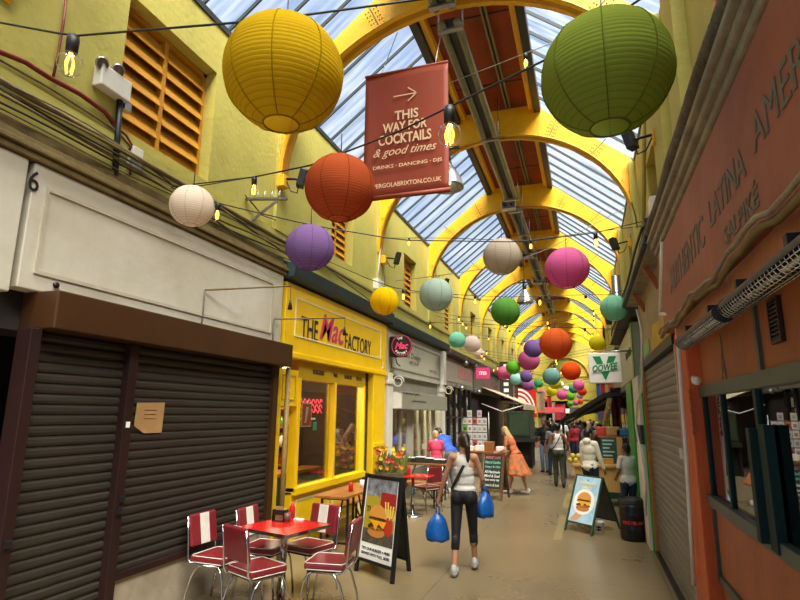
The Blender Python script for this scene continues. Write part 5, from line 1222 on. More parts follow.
mb=MB(); mb.poly([pt(.46,.91,.010),pt(.54,.91,.010),pt(.5,.87,.010)],N,.001); obj('printed_logo',mb,flat('logo_green','#11803f'),pn)
fl,fr=P(480,499,Z=0),P(502,500,Z=0); 
t,pn,pt,R,U,N,W,Ht=aboard('wood-framed chalkboard menu with white and green writing, by the orange dress',(fl.x,fl.y,0),(fr.x,fl.y-.1,0),(fr.x+.1,fl.y+.5,0),1.0,mat('board_wood','#6e4528',.5,var=.2),name='chalkboard',fw=.05,low=.2)
panel_rect(pn,pt,N,.06,.94,.03,.96,mat('chalk_black','#23322b',.7,var=.2,scale=6),'slate')
for i,(tx,u_,c_) in enumerate((('MARKET LANE',.88,'#c96a6a'),('Natural Candles',.75,'#7fd2a8'),('Soaps & Oils',.62,'#7fd2a8'),('All Handmade',.49,'#e6e6dc'),('Mind & Soul',.38,'#e6e6dc'),('Open every day',.27,'#e6e6dc'),('Come in & look',.14,'#d8cf9a'))):
    mb=MB(); mb.text(tx,pt(.5,u_,.009),R,U,W*.74,Ht*.075,bold=.01,shear=.15); obj('chalk_writing',mb,flat('chalk_'+c_[1:],c_,.8),pn)
# keg, bucket
q=P(634,540,Z=0); t=thing('beer_keg','black steel keg with red lettering on the right, by the shutter','keg',(.575,9.85,0))
kx,ky=.575,9.85; r=.195
mb=MB(); mb.lathe([(0,.015),(r*.93,.0),(r,.03),(r,.12),(r,.15),(r*1.04,.17),(r,.19),(r,.36),(r*1.04,.38),(r,.40),(r,.50),(r*.96,.53),(r*.7,.555),(0,.56)],(kx,ky,0),32); bd=obj('body',mb,mat('keg_black','#17171a',.28,.3,var=.05),t)
mb=MB(); mb.lathe([(r*.96,.52),(r*.97,.61),(r*.92,.62),(r*.92,.53)],(kx,ky,0),32); obj('top_chime',mb,m_black,t)
mb=MB(); mb.cyl((kx,ky,.555),(kx,ky,.585),.035); obj('valve',mb,m_steel,t)
mb=MB()
for k in range(8): 
    an=-PI/2-.75+.2*k; c=V((kx+(r+.004)*math.cos(an),ky+(r+.004)*math.sin(an),.275)); mb.text('BREW CAFE'[k] if 'BREW CAFE'[k]!=' ' else '-',c,(-math.sin(an),math.cos(an),0),(0,0,1),.035,.05,bold=.03)
obj('lettering',mb,flat('keg_red','#b5241a'),bd)
q=P(599,534,Z=0); t=thing('bucket','white tub with a black symbol behind the green pavement board','bucket',q)
mb=MB(); mb.lathe([(0,0),(.075,0),(.09,.19),(.095,.195),(.085,.2),(.08,.19),(.07,.02),(0,.02)],q,20); obj('tub',mb,m_pvc,t)
mb=MB(); mb.box((q.x-.04,q.y-.098,.07),(q.x+.04,q.y-.088,.09)); mb.box((q.x-.04,q.y-.1,.11),(q.x+.04,q.y-.09,.13)); mb.box((q.x-.01,q.y-.1,.06),(q.x+.01,q.y-.088,.14)); obj('symbol',mb,m_black,t)
# card rack
t=thing('card_rack','tall wire rack of greetings cards in front of the dark shop','card rack',(-3.5,19,0))
rackx=[P(457,460,Y=19).x,P(489,460,Y=19).x]
mb=MB(); x0_,x1_=rackx
for x in (x0_,x1_): mb.cyl((x,19.12,0),(x,19.12,1.95),.015,n=6)
for z in (.3,.55,.8,1.05,1.3,1.55,1.8): mb.box((x0_,19.1,z-.01),(x1_,19.13,z))
obj('frame',mb,m_steel,t)
random.seed(8); cols=['#d9d2c0','#e6e0d2','#c9b6a0','#d8d0c8','#c96a4a','#86b04a','#cdb7bd']
cp=[]
for i,cc in enumerate(cols):
    mb=MB(); mb.box((-.08,-.008,0),(.08,0,.22)); mb.box((-.045,-.0095,.05),(.045,-.008,.15),1); o=obj('greeting_card',mb,[mat('card_'+cc[1:],cc,.6,var=.06),mat('cardart_'+str(i),['#c9bfa2','#c9948a','#a9b58a','#b0a8a0','#7a3020','#3f6a20','#b88a9a'][i],.6,var=.3,scale=20)],None,local=True)
    tag(o,'greetings card in '+['cream','white','tan','pale grey','red','green','pink'][i]+' on the wire card rack','card','greetings cards in '+['cream','white','tan','pale grey','red','green','pink'][i]); cp.append(o)
used=set(); nx=int((x1_-x0_)/.17)
for zi,z in enumerate((.55,.8,1.05,1.3,1.55,1.8)):
    for k in range(nx+ (0 if zi<5 else 0)):
        if zi==5 and k%2: continue
        i=random.choice((0,0,1,1,1,2,3,3,4,5,6)); loc=(x0_+.1+k*.17,19.08,z+.001)
        if i not in used: cp[i].location=loc; used.add(i)
        else: dup(cp[i],loc,0)
for i in range(7):
    if i not in used: cp[i].location=(x0_+.1+.17*i,19.05,.301)
t=thing('display_table','wooden display table with white cloth under the card rack','table',(-3.2,18,0))
xa,xb=P(462,470,Y=17.5).x,P(508,470,Y=17.5).x
mb=MB(); mb.box((xa,17.3,.74),(xb,18.3,.78)); obj('top',mb,m_wood,t)
mb=MB(); mb.box((xa+.02,17.32,.5),(xb-.02,17.36,.74)); obj('apron',mb,mat('old_planter','#5b4a33'),t)
for x in (xa+.05,xb-.05):
    for y in (17.35,18.25): mb=MB(); mb.box((x-.03,y-.03,0),(x+.03,y+.03,.74)); obj('leg',mb,m_wood,t)
for i,(f_,c_,h_) in enumerate(((.15,m_paper,.12),(.4,m_paper,.16),(.6,m_wood,.28),(.85,m_paper,.14))):
    x=xa+(xb-xa)*f_; mb=MB(); mb.box((x-.14,17.5,.781),(x+.14,17.8,.78+h_)); tag(obj('goods_box',mb,c_,bevel=.01),['leftmost white','second white','tall wooden','rightmost white'][i]+' box on the display table by the card rack','box')
# dark green stall box, crates
def boxthing(nm,label,cat,a,b,m,bev=.01): 
    mb=MB(); mb.box(a,b); return tag(obj(nm,mb,m,bevel=bev),label,cat)
gx0,gx1=P(508,430,Y=21).x,P(530,430,Y=21).x
t=thing('market_stall','dark green market stall box under the beige awning','stall',(-2.6,21.5,0))
mb=MB(); mb.box((gx0,21,1.05),(gx1,22.8,2.0)); obj('cabinet',mb,mat('stall_green','#2f3d27',.5,var=.1),t,bevel=.02)
mb=MB(); mb.box((gx0+.06,20.97,1.15),(gx1-.06,21,1.9)); obj('panel',mb,mat('stall_green_light','#3a4a30',.5,var=.1),t)
mb=MB(); mb.box((gx0-.05,20.9,.92),(gx1+.25,22.9,1.05)); obj('counter',mb,m_dark,t)
for x in (gx0,gx1): mb=MB(); mb.box((x-.03,21,0),(x+.05,21.1,.92)); obj('leg',mb,m_black,t)
mb=MB(); mb.box((gx0,21.2,.0),(gx1,22.6,.9)); obj('skirt',mb,m_int,t)
def sack(nm,label,cat,c,r,m): mb=MB(); mb.ball(c,r,14); return tag(obj(nm,mb,m),label,cat)
random.seed(12)
for i,(u,v,Y,w_,h_,cc,l_) in enumerate(((541,438,25,.7,.45,'#b02c34','red fabric bale on the left-hand goods pile'),(545,446,24,.8,.3,'#cf7a6a','pink crate on the left-hand goods pile'),(540,458,24,1.0,.55,'#b9b5a2','pale crate at the foot of the left-hand goods pile'),(550,452,26,.5,.5,'#8d8a78','grey crate behind the pink one'))):
    q=P(u,v,Y=Y); zt_=q.z; base=[.85,.56,0,0][i]; top_=[1.25,.85,.56,.85][i]
    boxthing('crate',l_,'crate',(q.x-w_/2,Y,base+.001),(q.x+w_/2,Y+.6,top_),mat('crate_'+cc[1:],cc,.6,var=.15,scale=6),.03)
# canopy frame and stall on the right
t=thing('market_canopy','black framed canopy over the right-hand market stall','canopy',(0,17,0))
a=P(606,395,Y=14.6); b=P(563,421,Y=18.5); a2=V((.85,14.8,a.z-.1)); 
mb=MB(); mb.bar(a,b,.08,.12); mb.bar(V((.95,14.6,a.z+.05)),a,.08,.1); mb.bar(P(607,401,Y=14.6),P(566,424,Y=18.5),.04,.06); obj('beam',mb,m_black,t)
mb=MB(); mb.bar(b,V((b.x,b.y,0)),.07,.07,up=(1,0,0)); obj('post',mb,m_black,t)
mb=MB(); mb.poly([a+V((0,0,.03)),b+V((0,0,.03)),V((.98,19.5,b.z+.45)),V((.98,15,a.z+.25))],(0,0,1),.02); obj('cloth',mb,mat('dark_canvas','#1a1818',.8,var=.1),t)
mb=MB(); p0,p1=P(607,398,Y=14.55),P(600,430,Y=14.7); mb.poly([p0,p0+V((.12,0,0)),p1+V((.18,.05,.0)),p1+V((.02,0,-.05))],(0,-1,0),.03); obj('tied_drape',mb,mat('striped_drape','#b8ab54',.7,var=.3,scale=20,col2='#5f5a3a'),t)
t=thing('market_counter','pale wooden market counter in front of the green shop','counter',(.2,13.3,0))
xa,xb=P(573,470,Y=13).x,.74
mb=MB(); mb.box((xa,13.0,.80),(xb,13.7,.86)); obj('top',mb,mat('pine','#c99a55',.5,var=.12,stretch=(8,1,1)),t,bevel=.01)
mb=MB(); mb.box((xa+.05,13.05,.3),(xb-.05,13.1,.80)); obj('front_board',mb,mat('pine','#c99a55'),t)
for x in (xa+.06,xb-.08):
    for y in (13.06,13.6): mb=MB(); mb.box((x-.03,y,0),(x+.03,y+.06,.8)); obj('leg',mb,mat('pine','#c99a55'),t)
t=thing('menu_board','green chalk menu board standing on the market counter','board',(.4,13.4,.86))
xa2,xb2=P(601,450,Y=13.3).x,P(617,450,Y=13.3).x
mb=MB(); mb.box((xa2,13.3,.865),(xb2,13.34,1.42)); obj('board',mb,mat('slate_green','#2f4b40',.6,var=.15),t)
mb=MB()
for k in range(6): mb.box((xa2+.04,13.296,1.34-.08*k),(xb2-.05-.05*(k%3),13.3,1.37-.08*k),)
o=obj('chalk_lines',mb,flat('chalk_blue','#9fc0b4',.8),t)
mb=MB(); mb.box((xb2,13.28,.865),(xb2+.12,13.4,1.42)); obj('side_post',mb,mat('pine','#c99a55'),t)
for i,(u,v,w_,h_,cc,l_) in enumerate(((613,438,.34,.2,'#b98f52','brown woven basket on top of the right-hand stall shelf'),(623,437,.3,.16,'#3f8fc4','blue bag on the right-hand stall shelf'),(602,438,.25,.2,'#c33b2c','red packet on the right-hand stall shelf'),(574,461,.3,.12,'#b9a24a','pile of yellow fruit on the market counter'),(607,474,.3,.12,'#c98a2e','amber box at the front of the market counter'))):
    if i<3:
        q=P(u,v,Y=14.2); mb=MB(); mb.box((q.x-w_/2,14.1,1.431),(q.x+w_/2,14.4,1.431+h_)); tag(obj('stall_goods',mb,mat('goods_'+cc[1:],cc,.6,var=.2,scale=14),bevel=.02),l_,'goods')
    elif i==3:
        k=0
        for dx in (-.12,0,.12,-.06,.06):
            q=P(576,462,Y=13.2); mb=MB(); mb.ball((q.x+dx,13.2,.86+.06+(.0 if k<3 else .09)),.06,12); tag(obj('melon',mb,mat('melon','#c9b23f',.5,var=.15)),'yellow-green melon in the small pile on the market counter','fruit','melons piled on the market counter'); k+=1
    else:
        q=P(u,v,Y=13.05); mb=MB(); mb.box((q.x-w_/2,13.1,.861),(q.x+w_/2,13.25,.86+h_)); tag(obj('stall_goods',mb,mat('goods_'+cc[1:],cc,.6,var=.2)),l_,'goods')
t=thing('stall_shelf','dark shelf unit behind the market counter','shelf',(.4,14.3,0))
mb=MB(); mb.box((P(598,440,Y=14.1).x,14.05,1.39),(.76,14.5,1.43)); obj('shelf',mb,m_wood,t)
mb=MB(); mb.box((P(598,440,Y=14.1).x,14.3,0),(.76,14.5,1.39)); obj('body',mb,m_dgreen,t)
# flags, cloths, far stalls
def flag(nm,label,u0,v0,u1,v1,Y,cs,cat='banner'):
    a=P(u0,v0,Y=Y); b=P(u1,v1,Y=Y); mb=MB(); n=len(cs)
    N=10
    for i in range(n):
        vs=[];fs=[]
        for k in range(N+1):
            x=a.x+(b.x-a.x)*(i+k/N)/n; y=Y+.03*math.sin((i+k/N)*5)
            vs+=[(x,y,a.z),(x,y,b.z),(x,y+.015,a.z),(x,y+.015,b.z)]
        for k in range(N): p=4*k; fs+=[(p,p+1,p+5,p+4),(p+2,p+6,p+7,p+3)]
        mb.add(vs,fs,i,True)
    mb.cyl((XL+.1 if a.x<-1.7 else a.x,Y,a.z),(b.x if a.x<-1.7 else XR-.2,Y,a.z),.02,n=6,mi=n)
    return tag(obj(nm,mb,[mat('cloth_'+c[1:],c,.7,var=.12,scale=4) for c in cs]+[m_dark]),label,cat)
flag('cloth_banner','tall blue and red cloth banner hanging under the white sign with the green V',596,384,607,420,22,['#46639c','#b7282c'])
flag('cloth_banner','maroon cloth hanging left of the bright green pillar',610,388,622,430,16,['#5a1d1a','#7a3a2a'])
flag('cloth_banner','pale hanging cloth beside the striped banner',537,392,546,432,30,['#a99468'])
flag('cloth_banner','red cloth with a white spot in the distance on the left',547,396,552,412,32,['#c02828'])
flag('cloth_banner','small white and red pennant in the distance',552,402,557,420,34,['#d8d0c0','#b52c2c'])
flag('cloth_banner','large red and pink cloth draped in the distance',556,404,566,420,33,['#cc3440'])
flag('cloth_banner','yellow cloth hanging deep in the hall',583,400,596,426,36,['#d9c02e'])
flag('cloth_banner','small teal cloth far down the hall',560,412,566,424,40,['#2f8f96'])
for i,(u,Y,w_,cc,l_) in enumerate(((545,30,1.8,'#a8272c','red-topped far stall on the left'),(560,36,1.6,'#c9bfa8','cream-topped far stall in the middle of the hall'),(588,30,1.5,'#2e2a28','black-topped far stall on the right'),(590,40,2.0,'#3d4f7a','blue-topped stall near the end wall'))):
    q=P(u,430,Y=Y); t=thing('far_stall',l_,'stall',(q.x,Y,0))
    mb=MB(); mb.box((q.x-w_/2,Y,.75),(q.x+w_/2,Y+.9,.85)); obj('counter',mb,m_wood,t)
    mb=MB(); mb.box((q.x-w_/2+.05,Y+.05,0),(q.x+w_/2-.05,Y+.85,.75)); obj('skirt',mb,mat('skirt_'+str(i),['#5a2020','#6a6455','#222222','#2c3a5a'][i],.8,var=.1),t)
    mb=MB(); mb.poly([(q.x-w_/2-.1,Y-.2,1.98),(q.x+w_/2+.1,Y-.2,1.98),(q.x+w_/2+.1,Y+.5,2.25),(q.x-w_/2-.1,Y+.5,2.25)],(0,0,1),.03); obj('canopy',mb,mat('top_'+cc[1:],cc,.7,var=.1),t)
    for x in (q.x-w_/2,q.x+w_/2): mb=MB(); mb.box((x-.02,Y-.1,0),(x+.02,Y-.06,2.0)); obj('post',mb,m_steel,t)
    random.seed(i)
    for k in range(6):
        c_=random.choice(['#b8542a','#c9b23f','#6b8a3a','#8d3a2c','#cfc6b2']); x=q.x-w_/2+.18+k*(w_-.3)/5.5
        mb=MB(); mb.box((x-.1,Y+.1,.851),(x+.1,Y+.5,.851+random.uniform(.08,.22))); tag(obj('stall_goods',mb,mat('goods_'+c_[1:],c_,.6,var=.2),bevel=.02),'tray of goods on the '+l_,'goods','goods on the '+l_)
# ================================================================ PEOPLE
def cap(mb,p,q,r0,r1,n=12):
    p=V(p);q=V(q);d=q-p; L_=d.length
    if L_<1e-5: return mb.ball(p,r0,n)
    prof=[]
    for k in range(4): a=PI/2*(k/3); prof.append((max(1e-4,r0*math.sin(a)),-r0*math.cos(a)))
    for k in range(4): a=PI/2*(1-k/3); prof.append((max(1e-4,r1*math.sin(a)),L_+r1*math.cos(a)))
    return mb.lathe(prof,p,n,axis=d)
def blob(name,prims,m,parent,frame,vox,smooth=4,fac=.5):
    mb=MB()
    for p in prims:
        if p[0]=='c': cap(mb,p[1],p[2],p[3],p[4])
        else:
            b=MB(); b.ball((0,0,0),p[2],14); M=Matrix.Translation(V(p[1]))@(p[3] if len(p)>3 else Matrix.Identity(4)); mb.add(b.v,b.f,0,True,M)
    me=bpy.data.meshes.new('x'); me.from_pydata([tuple(v) for v in mb.v],[],mb.f)
    bm=bmesh.new(); bm.from_mesh(me); bmesh.ops.remove_doubles(bm,verts=bm.verts,dist=1e-4*3); bmesh.ops.recalc_face_normals(bm,faces=bm.faces); bm.to_mesh(me); bm.free()
    o=bpy.data.objects.new('x',me); COL.objects.link(o)
    r=o.modifiers.new('r','REMESH'); r.mode='VOXEL'; r.voxel_size=vox; r.use_smooth_shade=True
    s=o.modifiers.new('s','SMOOTH'); s.factor=fac; s.iterations=smooth
    dg=bpy.context.evaluated_depsgraph_get(); ev=o.evaluated_get(dg); em=ev.to_mesh()
    out=MB(); out.v=[v.co.copy() for v in em.vertices]; out.f=[tuple(f.vertices) for f in em.polygons]; out.m=[0]*len(out.f); out.sm=[True]*len(out.f)
    ev.to_mesh_clear(); bpy.data.objects.remove(o); bpy.data.meshes.remove(me)
    return obj(name,out,m,parent,frame=frame)
def ik(a,b,l1,l2,pole):
    a=V(a);b=V(b);d=b-a;L_=d.length
    if L_>(l1+l2)*.999: b=a+d*((l1+l2)*.999/L_); d=b-a; L_=d.length
    d/=L_; x=(l1*l1-l2*l2+L_*L_)/(2*L_); h=math.sqrt(max(0,l1*l1-x*x)); pl=V(pole); pl=(pl-d*pl.dot(d)).normalized()
    return a+d*x+pl*h,b
def person(name,label,loc,head,H,g,skin,hair,top,bot,shoe,lean=0,lf=(0,0,0),rf=(0,0,0),lh=(-.30,.02,.80),rh=(.30,.02,.80),turn=0,nod=0,vox=.012,group=None,pole=(0,-1,-.2),cat='person',lpole=None,rpole=None):
    s=H/1.70; t=thing('person',label,cat,loc,head,group)
    hip=V((0,0,.92)); RL_=Matrix.Rotation(-lean,3,'X')
    def T(p): return ((RL_@(V(p)-hip))+hip)*s
    S=lambda p: V(p)*s
    fem=g=='f'; kid=g=='k'
    sw=.165 if fem else (.165 if kid else .195); hw=.165 if fem else .155
    wz=Matrix.Rotation(-lean,4,'X')
    torso=[('e',S((0,0,.95)),V((hw,.115,.12))*s),('e',T((0,0,1.10)),V((hw*.80,.095,.14))*s,wz),('e',T((0,0.0,1.26)),V((sw*.86,.11,.17))*s,wz),('c',T((-sw*.85,0,1.385)),T((sw*.85,0,1.385)),.052*s,.052*s)]
    neck=[('c',T((0,-.01,1.38)),T((0,.015,1.52)),.052*s,.048*s)]
    hc=V(T((0,.03,1.585))); hs=1.08 if kid else 1.0
    Mh=Matrix.Rotation(turn,4,'Z')@Matrix.Rotation(-(lean*.6+nod),4,'X')
    def Hd(p): return hc+ (Mh@V(p))*s*hs
    headp=[('e',Hd((0,-.005,.015)),V((.073,.09,.10))*s*hs,Mh),('e',Hd((0,.03,-.045)),V((.052,.06,.062))*s*hs,Mh),('c',Hd((0,.085,.01)),Hd((0,.103,-.02)),.010*s,.014*s),('e',Hd((.076,-.005,-.005)),V((.012,.022,.03))*s,Mh),('e',Hd((-.076,-.005,-.005)),V((.012,.022,.03))*s,Mh),('c',Hd((-.018,.088,-.055)),Hd((.018,.088,-.055)),.009*s,.009*s)]
    arms=[];fore=[];hands=[];uppers=[]; H_={}
    for sg,h_,pl in ((-1,lh,lpole),(1,rh,rpole)):
        sh=T((sg*(sw-.008),0,1.375)); el,wr=ik(sh,S(h_),.285*s,.255*s,pl or V(pole)+V((sg*.35,0,0)))
        am=.88 if fem else 1; u=('c',sh,el,.047*s*am,.037*s*am); f_=('c',el,wr,.037*s*am,.025*s)
        uppers.append(('c',sh,el,sg)); fore.append(('c',el,wr,sg)); arms+=[u,f_]
        d=(wr-el).normalized(); side=V((0,1,0)); side=(side-d*side.dot(d)); side=side.normalized() if side.length>.1 else V((1,0,0)); nrm=d.cross(side)*sg
        pc=wr+d*.045*s; hands.append(('c',wr,wr+d*.075*s+side*.006,.026*s,.030*s)); hands.append(('c',wr+d*.03*s-side*.014*s,wr+d*.075*s-side*.016*s,.018*s,.018*s)); hands.append(('c',wr+d*.03*s+side*.014*s,wr+d*.075*s+side*.02*s,.018*s,.018*s))
        for k,(o_,ln) in enumerate(((.028,.062),(.010,.072),(-.009,.068),(-.027,.052))):
            b0=wr+d*.078*s+side*o_*s; b1=b0+(d*.8-nrm*.45)*ln*.55*s; b2=b1+(d*.25-nrm*.9)*ln*.5*s
            hands+=[('c',b0,b1,.0095*s,.009*s),('c',b1,b2,.009*s,.0075*s)]
        th0=wr+d*.03*s+side*.025*s; th1=th0+(side*.8+d*.6-nrm*.3)*.035*s; hands+=[('c',th0,th1,.012*s,.010*s),('c',th1,th1+(d*.9-nrm*.5)*.026*s,.010*s,.008*s)]
        H_[sg]=(wr+d*.09*s,wr,el,sh)
    legs=[];th=[];shn=[];feet=[]
    for sg,f_ in ((-1,lf),(1,rf)):
        hp=S((sg*.088,0,.90)); an=S((sg*.095+f_[0],f_[1],.085+f_[2])); kn,an=ik(hp,an,.425*s,.405*s,(0,1,0))
        th.append((hp,kn)); shn.append((kn,an)); legs+=[('c',hp,kn,.082*s,.052*s),('c',kn,an,.05*s,.034*s),('e',kn.lerp(an,.3)-V((0,.018*s,0)),V((.046,.05,.10))*s)]
        tilt=(-.6 if f_[2]>.03 else 0)
        d=Matrix.Rotation(tilt,3,'X')@V((0,1,0)); hl=an+V((0,-.045*s,-.04*s)); to=hl+d*.20*s
        if to.z<.03*s and tilt==0: pass
        feet.append((hl,to,d))
    prims=torso+neck+headp+arms+hands+legs+[('c',a,b,.036*s,.028*s) for a,b,d in feet]
    body=blob('body',prims,skin,t,t,vox,3)
    # clothes
    kind=top[1]; tm=top[0]; g_=.012*s
    inf=lambda p,e: (p[0],p[1],p[2],p[3]+e,p[4]+e) if p[0]=='c' else (p[0],p[1],p[2]+V((e,e,e)))+tuple(p[3:])
    if kind=='tank':
        pr=[inf(torso[1],g_),('e',T((0,-.004,1.22)),V((sw*.84,.118,.15))*s,wz),('e',S((0,0,.99)),V((hw*.96,.12,.085))*s),('c',T((-.055,-.06,1.33)),T((-.065,-.02,1.43)),.026*s,.02*s),('c',T((.055,-.06,1.33)),T((.065,-.02,1.43)),.026*s,.02*s),('e',T((0,-.055,1.31)),V((.10,.065,.10))*s,wz),('e',T((0,-.04,1.36)),V((.07,.05,.07))*s,wz)]
        blob('vest_top',pr,tm,t,t,vox,3)
    elif kind!='none':
        loose=.02 if kind in('tee','hoodie','jacket') else .012
        pr=[inf(p,loose*s) for p in torso]
        pr.append(('c',S((-.06,0,.93)),S((.06,0,.93)),(hw*.72),(hw*.72)) if kind!='dress' else ('e',S((0,0,.95)),V((hw+.02,.13,.12))*s))
        for _,a,b,sg in uppers:
            pr.append(('c',a,a.lerp(b,.62 if kind in('tee','dress') else 1),.062*s,.055*s if kind=='tee' else .052*s))
        if kind in('hoodie','jacket','long'):
            for _,a,b,sg in fore: pr.append(('c',a,a.lerp(b,.92),.052*s,.038*s))
        if kind in('tee','hoodie'): pr.append(('e',S((0,-.01,.91)),V((hw+.035,.155,.10))*s))
        if kind=='hoodie': pr+=[('e',T((0,-.075,1.44)),V((.10,.07,.075))*s),('c',T((-.05,.05,1.42)),T((.05,.05,1.42)),.035*s,.035*s)]
        if kind=='jacket': pr+=[('c',T((-.05,-.02,1.44)),T((.05,-.02,1.44)),.05*s,.05*s)]
        blob({'tee':'t_shirt','hoodie':'hooded_top','jacket':'jacket','long':'long_sleeved_top','dress':'dress_bodice'}[kind],pr,tm,t,t,max(vox,.012),3)
    ln=bot[1]; bm_=bot[0]
    if ln in('full','capri','shorts'):
        tight=.006 if ln=='capri' else .018
        k={'full':.96,'capri':.42,'shorts':-1}[ln]
        pr=[('e',S((0,-.012,.93)),V((hw+tight*.9,.118+tight*.5,.12))*s)]
        for i in range(2):
            a,b=th[i]; 
            pr.append(('c',a,b if k>0 else a.lerp(b,.72),(.084+tight)*s,(.053+tight)*s+(0 if k>0 else .02)))
            a,b=shn[i]
            if k>0: pr.append(('c',a,a.lerp(b,k),(.052+tight)*s,(.036+tight*1.2)*s+(.012 if k<.9 else 0)))
            if k>.4: pr.append(('e',a.lerp(b,.27)-V((0,.018*s,0)),V((.052,.058,.085))*s))
            pr.append(('e',S(((-1,1)[i]*.075,-.055,.90)),V((.085,.085,.10))*s))
        blob('trousers' if ln=='full' else ('leggings' if ln=='capri' else 'shorts'),pr,bm_,t,t,vox,3)
    elif ln in('skirt','longskirt'):
        z1=.46 if ln=='skirt' else .32; R1=.36; N=40; rings=10; vs=[];fs=[]
        for i in range(rings+1):
            k=i/rings; z=1.0+(z1-1.0)*k; r=.15+(R1-.15)*k**.8
            for j in range(N):
                a=2*PI*j/N; rr=r*(1+.10*k*math.sin(a*7+k)+.04*k*math.sin(a*3)); vs.append(V((rr*math.cos(a),rr*.78*math.sin(a)-.10*k*k,z))*s)
        for i in range(rings):
            for j in range(N): fs.append((i*N+j,i*N+(j+1)%N,(i+1)*N+(j+1)%N,(i+1)*N+j))
        mb=MB(); mb.add(vs,fs,0,True); mb.f.append(tuple(range(N))); mb.m.append(0); mb.sm.append(True)
        o=obj('skirt',mb,bm_,t,frame=t); sm=o.modifiers.new('s','SOLIDIFY'); sm.thickness=.006
    for a,b,d in feet:
        blob('shoe',[('c',a+V((0,.0,-.004)),b+V((0,0,-.01)),.046*s,.036*s),('e',a.lerp(b,.5)-V((0,0,.006)),V((.045,.11,.03))*s),('c',a+V((0,-.01,.03)),a+V((0,0,.055)),.04*s,.038*s)],shoe,t,t,vox,2)
    # hair
    hm,hk=hair
    pr=[('e',Hd((0,-.018,.03)),V((.082,.094,.098))*s*hs,Mh),('e',Hd((0,-.045,-.01)),V((.072,.062,.075))*s*hs,Mh)]
    if hk=='long': pr+=[('c',Hd((-.05,-.03,-.03)),Hd((-.06,-.03,-.2)),.04*s,.035*s),('c',Hd((.05,-.03,-.03)),Hd((.06,-.03,-.2)),.04*s,.035*s),('c',Hd((0,-.05,-.03)),Hd((0,-.075,-.24)),.06*s,.045*s)]
    if hk=='pony': pr+=[('e',Hd((0,-.10,.03)),V((.035,.03,.035))*s),('c',Hd((.01,-.11,.03)),Hd((.03,-.15,-.06)),.034*s,.036*s),('c',Hd((.03,-.15,-.06)),Hd((.035,-.14,-.2)),.036*s,.028*s),('c',Hd((.035,-.14,-.2)),Hd((.03,-.13,-.27)),.026*s,.010*s)]
    if hk=='curly': pr+=[('e',Hd((.0,-.03,.05)),V((.10,.10,.09))*s,Mh)]
    if hk!='bald': blob('hair',pr,hm,t,t,vox,2)
    if hk=='cap':
        pass
    mb=MB()
    for sx in (-.03,.03): mb.ball(Hd((sx,.083,.015)),V((.011,.006,.006))*s,8)
    obj('eyes',mb,flat('eye_dark','#1c1410',.3),t,frame=t)
    return t,H_,T,Hd,s
sk1=mat('skin_tan','#b98462',.55,var=.06,scale=8); sk2=mat('skin_light','#d6a388',.55,var=.05,scale=8); sk3=mat('skin_brown','#8a5a3c',.55,var=.06,scale=8)
h_br=mat('hair_brown','#2c1a12',.5,var=.25,scale=30,stretch=(1,1,.15)); h_bl=mat('hair_blonde','#c9a566',.5,var=.2,scale=30,stretch=(1,1,.15)); h_k=mat('hair_black','#0f0d0c',.45,var=.2,scale=30)
c_white=mat('cloth_white','#ddd9cf',.85,var=.06,scale=5,bump=.3,bscale=12); c_greyw=mat('cloth_heather','#cfc9bd',.85,var=.05,scale=20,bump=.25,bscale=12)
c_blk=mat('cloth_black','#0f1013',.75,var=.1,scale=5,bump=.2,bscale=12); c_jean=mat('cloth_denim','#2c3c52',.8,var=.2,scale=9); c_olive=mat('cloth_olive','#3c3f2e',.8,var=.1)
c_blue=mat('cloth_blue','#2757b5',.7,var=.12,scale=5,bump=.3,bscale=10); c_pink=mat('cloth_pink','#d23a56',.8,var=.08); c_cream=mat('cloth_cream','#ddd6c0',.85,var=.06,scale=5,bump=.4,bscale=9)
c_flor=mat('floral_orange','#e0622a',.75,var=.1,scale=13,col2='#7a6a42',lo=.44,hi=.54); c_trn=mat('trainer_grey','#bdbab2',.6,var=.15,scale=20); c_shoew=mat('shoe_white','#dcd8cc',.6,var=.05)
c_mint=mat('cloth_mint','#8fc9b4',.8,var=.25,scale=18); c_grey=mat('cloth_grey','#6b6a68',.8,var=.1); c_red=mat('cloth_red','#a8242a',.8,var=.1); c_navy=mat('cloth_navy','#1d2740',.8,var=.1); c_khaki=mat('cloth_khaki','#8f8260',.8,var=.1)
def G(u,v): return P(u,v,Z=0)
# the walking woman
q=G(464,574)
wloc=(q.x,q.y+.05,0)
t,Hn,T,Hd,s=person('woman','woman with dark ponytail, pale vest and black leggings, walking away with blue bags',wloc,.05,1.67,'f',sk1,(h_br,'pony'),(c_greyw,'tank'),(c_blk,'capri'),c_trn,
  lf=(-.0,-.20,.0),rf=(-.0,.22,.0),lh=(-.36,.10,.80),rh=(.20,.30,.98),turn=.3,vox=.009,rpole=(.5,-1,-.3))
mb=MB(); 
path=[(.075,.0,1.435),(.055,-.085,1.36),(.0,-.125,1.25),(-.08,-.125,1.10),(-.15,-.07,.99),(-.16,.03,.95),(-.10,.13,1.0),(0,.14,1.15),(.06,.12,1.3),(.08,.06,1.42)]
pp_=[T(p) for p in path]; 
vs=[];fs=[]; n=len(pp_)
for i,p in enumerate(pp_):
    d=(pp_[(i+1)%n]-pp_[i-1]).normalized(); out=V((p.x*.6,p.y,0)).normalized(); w=d.cross(out).normalized()*.019
    vs+=[p+w+out*.004,p-w+out*.004,p-w-out*.004,p+w-out*.004]
for i in range(n):
    a=4*i;b=4*((i+1)%n)
    for k in range(4): fs.append((a+k,a+(k+1)%4,b+(k+1)%4,b+k))
mb.add(vs,fs); o=obj('bag_strap',mb,c_blk,t,frame=t)
TW=wmat(t)
